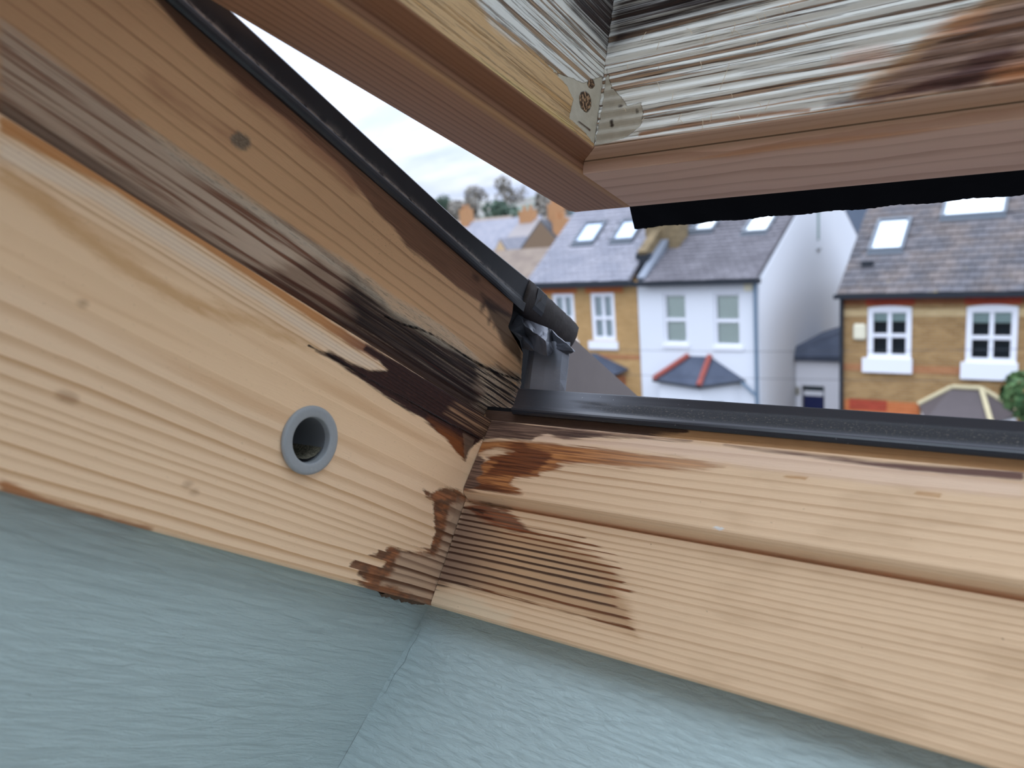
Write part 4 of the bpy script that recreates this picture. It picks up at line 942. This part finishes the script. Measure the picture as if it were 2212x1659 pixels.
def slates(parent, x0, x1, ye, ze, pt, w, e, rows, mat, holes=(), single=None, name='slate'):
    # single: how many to place as parts of their own, nearest rows first; the rest become one joined part
    T = lambda x, s, h: Vector((x, ye + s * math.cos(pt) - h * math.sin(pt), ze + s * math.sin(pt) + h * math.cos(pt)))
    me = None; rest = MB(); k = 0
    for r in range(rows):
        xx = x0 - (w / 2 if r % 2 else 0)
        while xx < x1 - 0.02:
            a, c = max(x0, xx) + 0.006, min(x1, xx + w) - 0.006; xx += w
            if c - a < 0.03: continue
            sm = (r + 0.5) * e; xm = (a + c) / 2
            if any(h[0] < xm < h[1] and h[2] < sm < h[3] for h in holes): continue
            s0 = r * e - 0.02; s1 = s0 + e + 0.08; jig = random.uniform(-0.012, 0.012); lift = random.uniform(0.0, 0.012)
            P = [(a, s0 + jig, 0.030 + lift), (c, s0 + jig, 0.030 + lift), (c, s1, 0.008), (a, s1, 0.008), (a, s0 + jig, 0.012 + lift), (c, s0 + jig, 0.012 + lift)]
            F = [[0, 1, 2, 3], [4, 5, 1, 0], [4, 0, 3], [5, 2, 1]]
            if single and k < single:
                obj(name, [T(*p) for p in P], F, mat, parent); k += 1
            else: rest.poly([T(*p) for p in P], F)
    if rest.v: rest.build('slate_courses', mat, parent, kind='stuff')

# --- brick house on the right
YF = 22.0
H = empty('brick_house', (-2.0, YF, GZ), 'yellow brick house with mossy slate roof and white sash windows, far right', 'house')
X0, X1 = -5.08, 2.4
w1 = (-4.37, -3.32, -3.86, -2.50); w2 = (-2.09, -1.01, -3.90, -2.50); w3 = (0.4, 1.45, -3.9, -2.5)
dr = (-4.60, -3.85, -7.9, -5.30); bw = (-2.7, -1.3, -7.2, -5.4)
wall_with_holes(H, X0, X1, GZ, -2.14, YF, 0.3, [w1, w2, w3, dr], M_BRY, label='yellow stock brick front wall')
MB().box(X0, X0 + 0.25, YF + 0.3, YF + 10.5, GZ, -2.2).build('side_wall', M_BRY, H)
MB().box(X1 - 0.25, X1, YF + 0.3, YF + 10.5, GZ, -2.2).build('side_wall', M_BRY, H)
MB().box(X0 + 0.25, X1 - 0.25, YF + 10.2, YF + 10.5, GZ, -2.2).build('rear_wall', M_BRY, H)
for i, (a, b_) in enumerate(((w1[0] - 0.06, w1[1] + 0.06), (w2[0] - 0.05, w2[1] + 0.06))):
    MB().box(a, b_, YF - 0.012, YF + 0.02, -2.44, -2.24).build('lintel', M_RED, H, label='red brick lintel')
for a, b_ in ((X0 + 0.1, w1[0] - 0.06), (w1[1] + 0.06, w2[0] - 0.05), (w2[1] + 0.06, X1)):
    MB().box(a, b_, YF - 0.01, YF + 0.02, -2.42, -2.24).build('brick_band', M_RBB, H)
for a, b_ in ((X0 + 0.1, w1[0] - 0.01), (w1[1] + 0.01, w2[0] - 0.01), (w2[1] + 0.01, X1)):
    MB().box(a, b_, YF - 0.012, YF + 0.02, -2.73, -2.54).build('pale_band', M_PALEB, H)
for a, b_ in ((X0 + 0.1, w1[0] - 0.12), (w1[1] + 0.04, w2[0] - 0.1)):
    MB().box(a, b_, YF - 0.012, YF + 0.02, -4.22, -4.02).build('orange_band', M_BAND, H)
MB().box(-4.83, -3.88, YF - 0.02, YF + 0.02, -5.30, -5.0).build('door_arch', M_RED, H, label='red brick arch over the doorway')
MB().box(-4.95, -3.1, YF - 0.015, YF + 0.02, -5.6, -5.02).build('door_surround', M_ORR, H)
MB().box(dr[0], dr[1], YF + 0.28, YF + 0.31, dr[2], dr[3]).build('doorway', plain('dark_doorway', (30, 30, 36), 0.8), H)
sash_window(H, *w1, YF - 0.02, 1, 0.37, M_DARKIN, 'first white sash window from the left', 0.05, 0.13, (-4.49, -3.28, -3.84, -4.22), meet=0.46)
sash_window(H, *w2, YF - 0.02, 1, 0.40, M_DARKIN, 'second white sash window from the left', 0.06, 0.13, (-2.18, -0.96, -3.88, -4.30), meet=0.46)
sash_window(H, *w3, YF - 0.02, 1, 0.40, M_DARKIN, None, 0.06, 0.13, (0.3, 1.55, -3.88, -4.30), meet=0.46)
PT = math.radians(31.0); YE, ZE = YF - 0.22, -2.10
roof_plane('roof', H, X0 - 0.04, X1, YE, ZE, YE + 5.6, ZE + 5.6 * math.tan(PT), M_SLR)
roof_plane('roof_rear', H, X0 - 0.04, X1, YE + 11.2, ZE, YE + 5.6, ZE + 5.6 * math.tan(PT), M_SLR)
sk = [(-4.60, -3.88, 1.98, 3.40), (-3.0, -1.62, 3.45, 4.95)]
slates(H, X0 - 0.04, X1, YE, ZE, PT, 0.30, 0.29, 22, M_SLR, [(a - 0.13, b_ + 0.13, c - 0.25, d + 0.12) for a, b_, c, d in sk], 300)
skylight(H, *sk[0], YE, ZE, PT, 'small rooflight reflecting the sky')
skylight(H, *sk[1], YE, ZE, PT, 'large rooflight reflecting the sky')
MB().box(-4.72, -4.42, YE + 0.98, YE + 1.12, ZE + 0.62, ZE + 0.78).build('roof_vent', M_GUT, H, label='small dark roof vent')
MB().box(X0 - 0.1, X1, YE - 0.10, YE + 0.02, ZE - 0.13, ZE - 0.01).build('gutter', M_GUT, H)
MB().tube((X0 + 0.06, YF - 0.08, ZE - 0.1), (X0 + 0.06, YF - 0.08, GZ), 0.055).build('downpipe', M_GUT, H)
al = MB().box(-4.73, -4.41, YF - 0.10, YF + 0.01, -3.36, -2.92).build('alarm_box', M_CREAM, H, label='cream alarm box on the brick wall')
al.modifiers.new('b', 'BEVEL').width = 0.05
# bay of the brick house
BY = [(-3.05, YF), (-2.75, YF - 0.75), (-1.45, YF - 0.75), (-0.95, YF)]
m = MB(); m.prism([(x, y, GZ) for x, y in BY], (0, 0, -5.24 - GZ)); m.build('bay_wall', M_WHT, H, label='white painted bay below the slate cap')
ev = [(-3.12, YF, -5.06), (-2.83, YF - 0.85, -5.26), (-1.40, YF - 0.85, -5.26), (-0.88, YF, -5.10)]; rd = [(-2.36, YF, -4.56), (-1.72, YF, -4.56)]
MB().poly(ev + rd, [[0, 1, 4], [1, 2, 5, 4], [2, 3, 5], [0, 4, 5, 3], [0, 3, 2, 1]]).build('bay_roof', plain('brown_slate', (92, 84, 84), 0.7, var=0.15, scale=4), H, label='brown slate cap of the bay')
for a, c in ((ev[0], rd[0]), (ev[3], rd[1]), (ev[2], rd[1]), (rd[0], rd[1])):
    MB().tube(Vector(a) + Vector((0, -0.03, 0.03)), Vector(c) + Vector((0, -0.03, 0.03)), 0.06, 8).build('hip_stone', M_STONE, H)

# --- white rendered house
H = empty('white_house', (-9.2, YF, GZ), 'white rendered house with grey slate roof and red hipped bay', 'house')
X0, X1 = -11.13, -7.28
w1 = (-10.27, -9.50, -3.58, -2.02); w2 = (-8.64, -7.83, -3.62, -2.04)
lw = (-10.1, -9.2, -7.2, -5.42)
wall_with_holes(H, X0, X1, GZ, -1.66, YF, 0.3, [w1, w2], M_REND, label='white rendered front wall')
yA, zA = 28.85, 1.62
MB().prism([(X1 - 0.25, YF + 0.3, GZ), (X1 - 0.25, YF + 0.3, -1.66), (X1 - 0.25, yA, zA), (X1 - 0.25, 35.2, -1.62), (X1 - 0.25, 35.2, GZ)], (0.25, 0, 0)).build('gable_wall', M_REND, H, label='white rendered gable wall')
MB().prism([(X0, YF + 0.3, GZ), (X0, YF + 0.3, -1.66), (X0, yA, zA), (X0, 35.2, -1.62), (X0, 35.2, GZ)], (0.25, 0, 0)).build('party_wall', M_REND, H)
MB().box(X0 + 0.25, X1 - 0.25, 34.9, 35.2, GZ, -1.7).build('rear_wall', M_REND, H)
PT2 = math.atan2(zA + 0.06 - (-1.62), yA - (YF - 0.2))
roof_plane('roof', H, X0 + 0.3, X1 - 0.02, YF - 0.2, -1.62, yA, zA + 0.06, M_SLW)
roof_plane('roof_rear', H, X0 + 0.3, X1 - 0.02, 35.5, -1.62, yA, zA + 0.06, M_SLW)
slates(H, X0 + 0.3, X1 - 0.02, YF - 0.2, -1.62, PT2, 0.26, 0.24, 30, M_SLW, [(-8.75, -7.75, 2.55, 4.3), (-10.7, -9.6, 2.9, 4.6)])
skylight(H, -8.52, -7.86, 2.90, 4.05, YF - 0.2, -1.62, PT2, 'rooflight near the white gable')
skylight(H, -10.45, -9.75, 3.26, 4.4, YF - 0.2, -1.62, PT2, 'rooflight near the chimney', name='skylight')
sash_window(H, *w1, YF + 0.06, 0, 0, M_CURT, 'left sash window of the white front', 0, 0.07, (-10.34, -9.44, -3.57, -3.70), meet=0.48)
sash_window(H, *w2, YF + 0.06, 0, 0, M_CURT, 'right sash window of the white front', 0, 0.07, (-8.70, -7.76, -3.61, -3.74), meet=0.48)
MB().box(X0 - 0.05, X1 + 0.12, YF - 0.30, YF - 0.18, -1.76, -1.62).build('gutter', M_GUT, H)
MB().tube((-7.36, YF - 0.10, -1.72), (-7.36, YF - 0.10, GZ), 0.055).build('downpipe', M_PIPE, H)
MB().tube((-7.80, YF - 0.14, -4.66), (-7.36, YF - 0.10, -5.08), 0.045).build('waste_pipe', M_PIPE, H)
MB().box(-7.70, -7.46, YF - 0.05, YF + 0.02, -1.98, -1.78).build('vent', M_CREAM, H, label='cream vent under the eaves')
MB().box(X1 - 0.01, X1 + 0.02, 28.10, 28.32, -0.86, 0.6).build('slit_window', plain('green_grey_glass', (120, 150, 148), 0.2, 0.5), H, label='narrow slit window in the gable')
MB().box(X1 - 0.01, X1 + 0.05, 28.02, 28.42, -1.22, -1.14).build('gable_vent', plain('grey_vent', (150, 152, 154), 0.7), H)
BY = [(-10.45, YF), (-10.25, YF - 0.55), (-8.85, YF - 0.75), (-7.95, YF)]
wb = MB().prism([(x, y, GZ) for x, y in BY], (0, 0, -4.72 - GZ)).build('bay_wall', M_REND, H, label='white bay below the hipped cap')
MB().box(-10.0, -9.0, YF - 0.80, YF - 0.6, -6.6, -5.32).build('bay_window', plain('dark_glass', (72, 84, 88), 0.15, 0.5), H)
MB().box(-8.66, -8.30, YF - 0.72, YF - 0.3, -6.6, -5.26).build('bay_window', bpy.data.materials['dark_glass'], H)
ev = [(-10.60, YF, -4.54), (-10.38, YF - 0.65, -4.60), (-8.82, YF - 0.85, -4.70), (-7.74, YF, -4.62)]; rd = [(-9.48, YF, -3.95), (-8.80, YF, -3.95)]
MB().poly(ev + rd, [[0, 1, 4], [1, 2, 5, 4], [2, 3, 5], [0, 4, 5, 3], [0, 3, 2, 1]]).build('bay_roof', M_SLD, H, label='dark slate hipped cap of the bay')
for a, c in ((ev[1], rd[0]), (ev[2], rd[1])):
    MB().tube(Vector(a) + Vector((0, -0.03, 0.03)), Vector(c) + Vector((0, -0.03, 0.03)), 0.085, 8).build('hip_tiles', M_HIP, H, label='red clay hip tiles')
m = MB()
for a, c in zip(ev, ev[1:]): m.tube(Vector(a) + Vector((0, -0.03, -0.03)), Vector(c) + Vector((0, -0.03, -0.03)), 0.045, 8)
m.build('bay_gutter', M_GUT, H)

# --- orange brick house
H = empty('terrace_house', (-13.2, YF, GZ), 'orange-yellow brick house with pale slate roof and tall chimney', 'house')
X0, X1 = -15.2, -11.15
w1 = (-12.86, -11.98, -3.52, -1.95); w0 = (-14.36, -13.50, -3.52, -1.95)
wall_with_holes(H, X0, X1, GZ, -1.60, YF, 0.3, [w0, w1], M_BRO, label='orange-yellow brick front wall')
MB().prism([(X0, YF + 0.3, GZ), (X0, YF + 0.3, -1.62), (X0, 28.9, 2.75), (X0, 35.5, -1.6), (X0, 35.5, GZ)], (0.25, 0, 0)).build('gable_wall', M_BRO, H)
MB().box(X0 + 0.25, X1, 35.2, 35.5, GZ, -1.7).build('rear_wall', M_BRO, H)
PT3 = math.radians(33.0); zR = -1.56 + (28.9 - YF + 0.2) * math.tan(PT3)
roof_plane('roof', H, X0 - 0.08, X1 - 0.18, YF - 0.2, -1.56, 28.9, zR, M_SLO)
roof_plane('roof_rear', H, X0 - 0.08, X1 - 0.18, 36.0, -1.56, 28.9, zR, M_SLO)
slates(H, X0 - 0.08, X1 - 0.18, YF - 0.2, -1.56, PT3, 0.26, 0.24, 34, M_SLO, [(-14.5, -13.4, 1.9, 3.5), (-12.95, -11.9, 1.9, 3.5)])
skylight(H, -14.32, -13.62, 2.24, 3.30, YF - 0.2, -1.56, PT3, 'left of the two rooflights')
skylight(H, -12.80, -12.10, 2.24, 3.26, YF - 0.2, -1.56, PT3, 'right of the two rooflights')
for a, b_ in ((-14.72, -13.36), (-13.03, -11.64)):
    MB().box(a, b_, YF - 0.015, YF + 0.02, -1.95, -1.68).build('lintel', M_ORR, H, label='orange brick lintel')
MB().box(X0, X1, YF - 0.01, YF + 0.02, -4.12, -3.98).build('brick_band', M_BAND, H)
sash_window(H, *w1, YF + 0.04, 1, 0, M_NET, 'right white sash window', 0.0, 0.13, (-13.0, -11.9, -3.54, -3.82), meet=0.47)
sash_window(H, *w0, YF + 0.04, 1, 0, M_NET, 'left white sash window', 0.0, 0.13, (-14.5, -13.4, -3.54, -3.82), meet=0.47)
MB().box(X0 - 0.2, X1 + 0.02, YF - 0.32, YF - 0.19, -1.74, -1.57).build('gutter', M_GUT, H)
ev = [(-14.4, YF, -4.55), (-14.1, YF - 0.8, -4.6), (-12.0, YF - 0.8, -4.6), (-11.55, YF, -4.45)]; rd = [(-13.4, YF, -3.95), (-12.75, YF, -3.95)]
MB().poly(ev + rd, [[0, 1, 4], [1, 2, 5, 4], [2, 3, 5], [0, 4, 5, 3], [0, 3, 2, 1]]).build('bay_roof', M_SLD, H, label='dark slate cap of the bay')
MB().prism([(-14.2, YF, GZ), (-13.95, YF - 0.65, GZ), (-12.1, YF - 0.65, GZ), (-11.7, YF, GZ)], (0, 0, -4.65 - GZ)).build('bay_wall', M_RBB, H)
# party parapet with lead dressing, and the chimney
pt = math.radians(30)
def PP(s, h): return (YF - 0.1 + s * math.cos(pt) - h * math.sin(pt), -1.58 + s * math.sin(pt) + h * math.cos(pt))
MB().prism([(-11.36, *PP(1.0, -0.2)), (-11.36, *PP(1.0, 0.42)), (-11.36, *PP(6.9, 0.42)), (-11.36, *PP(6.9, -0.2))], (0.30, 0, 0)).build('parapet', M_BRD, H, label='brick parapet on the party wall')
MB().prism([(-11.06, *PP(0.0, -0.1)), (-11.06, *PP(0.0, 0.10)), (-11.06, *PP(6.9, 0.14)), (-11.06, *PP(6.9, -0.1))], (0.26, 0, 0)).build('lead_gutter', M_LDF, H, label='pale lead gutter beside the parapet')
MB().box(-11.46, -11.02, YF + 0.62, YF + 0.9, -1.6, -0.78).build('corbel', M_GUT, H)
ch = MB(); ch.box(-11.62, -10.45, 23.7, 24.5, -0.9, 2.6); ch.box(-11.70, -10.37, 23.62, 24.58, 2.2, 2.45)
ch = ch.build('chimney', M_BRD, H, label='yellow brick chimney stack')
for x in (-11.4, -11.05, -10.7): MB().tube((x, 24.1, 2.6), (x, 24.1, 3.1), 0.13).build('chimney_pot', M_HIP, ch)

# --- side extension with the blue door, between the white and the right house
H = empty('side_extension', (-6.2, 25.4, GZ), 'low white side extension with dark hipped roof and navy door', 'extension')
YS = 25.4; X0, X1 = -7.26, -5.1; dd = (-7.07, -6.36, -7.6, -5.44)
wall_with_holes(H, X0, X1, GZ, -4.45, YS, 0.25, [dd], M_WHT, label='white front wall')
MB().box(X0, X1, YS + 3, YS + 3.2, GZ, -4.45).build('rear_wall', M_REND, H)
e = [(X0 - 0.0, YS - 0.12, -4.42), (X1, YS - 0.12, -4.42), (X1, YS + 3.2, -3.3), (X0, YS + 3.2, -4.0)]
MB().poly([(X0, YS - 0.15, -4.44), (X1, YS - 0.15, -4.40), (X1, YS + 1.0, -3.42), (X0, YS + 0.05, -4.15), (X1, YS + 3.3, -3.42), (X0, YS + 3.3, -4.15), (X0, YS - 0.15, -4.6), (X1, YS - 0.15, -4.6)],
          [[0, 1, 2, 3], [3, 2, 4, 5], [0, 6, 7, 1]]).build('roof', M_SLD, H, label='dark slate hipped roof')
dm = MB().box(dd[0] + 0.05, dd[1] - 0.05, YS + 0.08, YS + 0.13, dd[2], -5.78).build('door', M_BLUE, H, label='navy blue door')
MB().box(dd[0] + 0.05, dd[1] - 0.05, YS + 0.08, YS + 0.11, -5.62, -5.46).build('fanlight', plain('dark_fanlight', (44, 58, 64), 0.2, 0.5), H)
MB().box(dd[0] + 0.05, dd[1] - 0.05, YS + 0.06, YS + 0.14, -5.78, -5.62).build('transom', M_WHT, H)
MB().box(-7.24, -7.14, YS - 0.06, YS, -5.75, -5.5).build('wall_light', plain('dull_lamp', (150, 146, 132), 0.5), H)
# slate clad dormer seen behind the gable
D = empty('dormer', (-7.6, 40, GZ), 'slate clad rear dormer between the gable and the mossy roof', 'dormer')
MB().box(-10.5, -6.9, 40, 44, GZ, 3.2).build('cheek', plain('slate_cladding', (98, 110, 126), 0.7, var=0.1, scale=3), D)
MB().box(-6.9, -6.2, 39.8, 40.6, GZ, 3.0).build('corner_post', plain('dark_post', (62, 76, 92), 0.7), D)

# --- far houses on the rising ground: label, centre x, y, half width, half depth, eaves z, ridge z, ridge direction, materials, chimneys
def far_house(label, x0, x1, y0, y1, ze, zr, along_x, wall, roof, chim, base=GZ):
    h = empty('far_house', ((x0 + x1) / 2, y0, base), label, 'house')
    MB().box(x0, x1, y0, y1, base, ze).build('wall', wall, h)
    o = 0.3
    if along_x:
        ym = (y0 + y1) / 2
        MB().prism([(x0 - o, y0 - o, ze - 0.1), (x0 - o, ym, zr), (x0 - o, y1 + o, ze - 0.1)], (x1 - x0 + 2 * o, 0, 0)).build('roof', roof, h)
    else:
        xm = (x0 + x1) / 2
        MB().prism([(x0 - o, y0 + 0.05, ze - 0.1), (xm, y0 + 0.05, zr), (x1 + o, y0 + 0.05, ze - 0.1)], (0, y1 - y0, 0)).build('roof', roof, h)
        MB().prism([(x0, y0 - 0.05, ze - 0.1), (xm, y0 - 0.05, zr - 0.2), (x1, y0 - 0.05, ze - 0.1)], (0, 0.2, 0)).build('gable', wall, h)
    for (cx, cy, w, z1) in chim:
        c = MB().box(cx - w, cx + w, cy - 0.5, cy + 0.5, ze, z1).build('chimney', M_CLAY, h)
        for k in (-0.5, 0.5): MB().tube((cx + k * w, cy, z1), (cx + k * w, cy, z1 + 0.45), 0.16, 8).build('chimney_pot', M_CLAY, c)
    MB().box((x0 + x1) / 2 - 1.2, (x0 + x1) / 2 + 1.2, y0 - 0.06, y0 + 0.02, ze - 2.4, ze - 0.9).build('window', M_WHT, h)
    return h
far_house('far house with pale blue-grey roof and orange chimney, leftmost', -54, -43.4, 60, 70, -3.4, 1.75, True, M_TAN, M_SLO, [(-52.6, 65, 0.55, 3.1)])
far_house('far house with brown-grey roof and broad orange chimney', -42.6, -34.6, 56, 66, -1.8, 1.35, True, M_TAN, plain('mauve_tile', (142, 135, 132), 0.8, var=0.06), [(-42.0, 61, 0.7, 2.2)])
far_house('far tan gabled house below the pale blue roof', -39.2, -35.4, 50, 54, -3.2, -0.1, False, M_TAN, M_SLO, [])
far_house('far dark-roofed house with two orange chimneys near the sash', -32.4, -27.6, 45, 53, -1.6, 1.0, False, plain('dark_brick', (128, 108, 88), 0.9), plain('dark_roof', (92, 94, 98), 0.8), [(-29.6, 46.5, 0.40, 2.0), (-28.7, 45.6, 0.38, 0.95)])
far_house('near brown-tiled house behind the orange terrace', -31.5, -22.5, 36, 43.5, -3.0, -0.8, True, M_TAN, M_TILE, [])
far_house('small far house on the hillside at left', -72, -62, 82, 90, 0.4, 2.6, True, M_TAN, M_TILE, [])

def tree(name, label, x, y, z0, h, r, mat, n, cat, squash=1.0):
    t = empty(name, (x, y, z0), label, cat)
    MB().tube((x, y, z0), (x, y, z0 + h * 0.6), 0.04 * h * 0.6, 8).build('trunk', M_BARK, t)
    vs, fs = [], []
    g = np.random.default_rng(int(abs(x * 13 + y)))
    cl = [(g.normal(0, 0.45, 3), g.uniform(0.35, 0.6)) for _ in range(9)]
    for i in range(n):
        c, q = cl[i % 9]; d = g.normal(0, 1, 3); d /= np.linalg.norm(d)
        p = np.array([x, y, z0 + h - r * squash]) + (c * np.array([1, 1, squash]) + d * q * g.uniform(0.75, 1.0)) * r
        a = g.normal(0, 1, 3); a /= np.linalg.norm(a); b_ = np.cross(a, d); b_ /= (np.linalg.norm(b_) + 1e-6); s = r * g.uniform(0.06, 0.12)
        k = len(vs); vs += [p + a * s, p + b_ * s, p - a * s, p - b_ * s]; fs.append((k, k + 1, k + 2, k + 3))
    obj('crown', vs, fs, mat, t)
    return t
tree('hedge', 'green leafy shrub against the brick wall, right edge', 0.12, 20.2, GZ, 4.6, 1.0, M_LEAF, 2600, 'shrub', 1.6)
tree('evergreen_tree', 'dark green rounded tree behind the far chimneys', -73.4, 100, -4, 10.2, 3.6, M_LEAF2, 1500, 'tree')
tree('bare_tree', 'grey-brown winter tree, tallest on the skyline', -68.1, 106, -4, 12.6, 4.6, M_TWIG, 1700, 'tree')
tree('bare_tree', 'smaller grey tree at the left of the skyline', -92.0, 114, -4, 9.6, 4.4, M_TWIG, 1500, 'tree')
tree('evergreen_tree', 'blue-green conifer beside the sash corner', -46.0, 80, -4, 10.4, 2.6, plain('conifer', (92, 112, 118), 0.9), 1200, 'tree', 1.6)
tree('bare_tree', 'bushy winter tree below the tallest tree', -53.0, 84, -4, 8.6, 4.2, M_TWIG, 1500, 'tree')
for i in range(9):
    x = -130 + i * 8.4; y = 140 + (i * 53 % 17)
    kind = i % 3; od = ('first', 'second', 'third', 'fourth', 'fifth', 'sixth')[(i // 3) if kind == 1 else (i // 3) * 2 + (kind == 2)]
    tt = tree(('bare_tree', 'evergreen_tree', 'bare_tree')[kind], ('hazy grey winter tree on the hilltop, %s grey one from the left', 'hazy green tree on the hilltop, %s green one from the left', 'hazy grey winter tree on the hilltop, %s grey one from the left')[kind] % od, x, y, hill_z(x, y) - 0.5, 4.5 + (i * 29 % 7) * 0.45, 3.0, (M_TWIG, M_LEAF2, M_TWIG)[kind], 700, 'tree')
    tt['group'] = ('winter trees along the hilltop', 'green trees along the hilltop', 'winter trees along the hilltop')[kind]
# telephone wires across the street
for k, (za, zb, y) in enumerate(((-2.55, -2.35, 15.0), (-3.25, -3.0, 15.6))):
    m = MB(); pts = [(-12 + 12 * i / 14, y, za + (zb - za) * i / 14 - 0.10 * math.sin(math.pi * i / 14)) for i in range(15)]
    for a, c in zip(pts, pts[1:]): m.tube(a, c, 0.005, 6)
    m.build('telephone_wire', M_GUT, None, label=('upper thin wire crossing in front of the white house', 'lower thin wire crossing in front of the bay')[k], cat='wire')
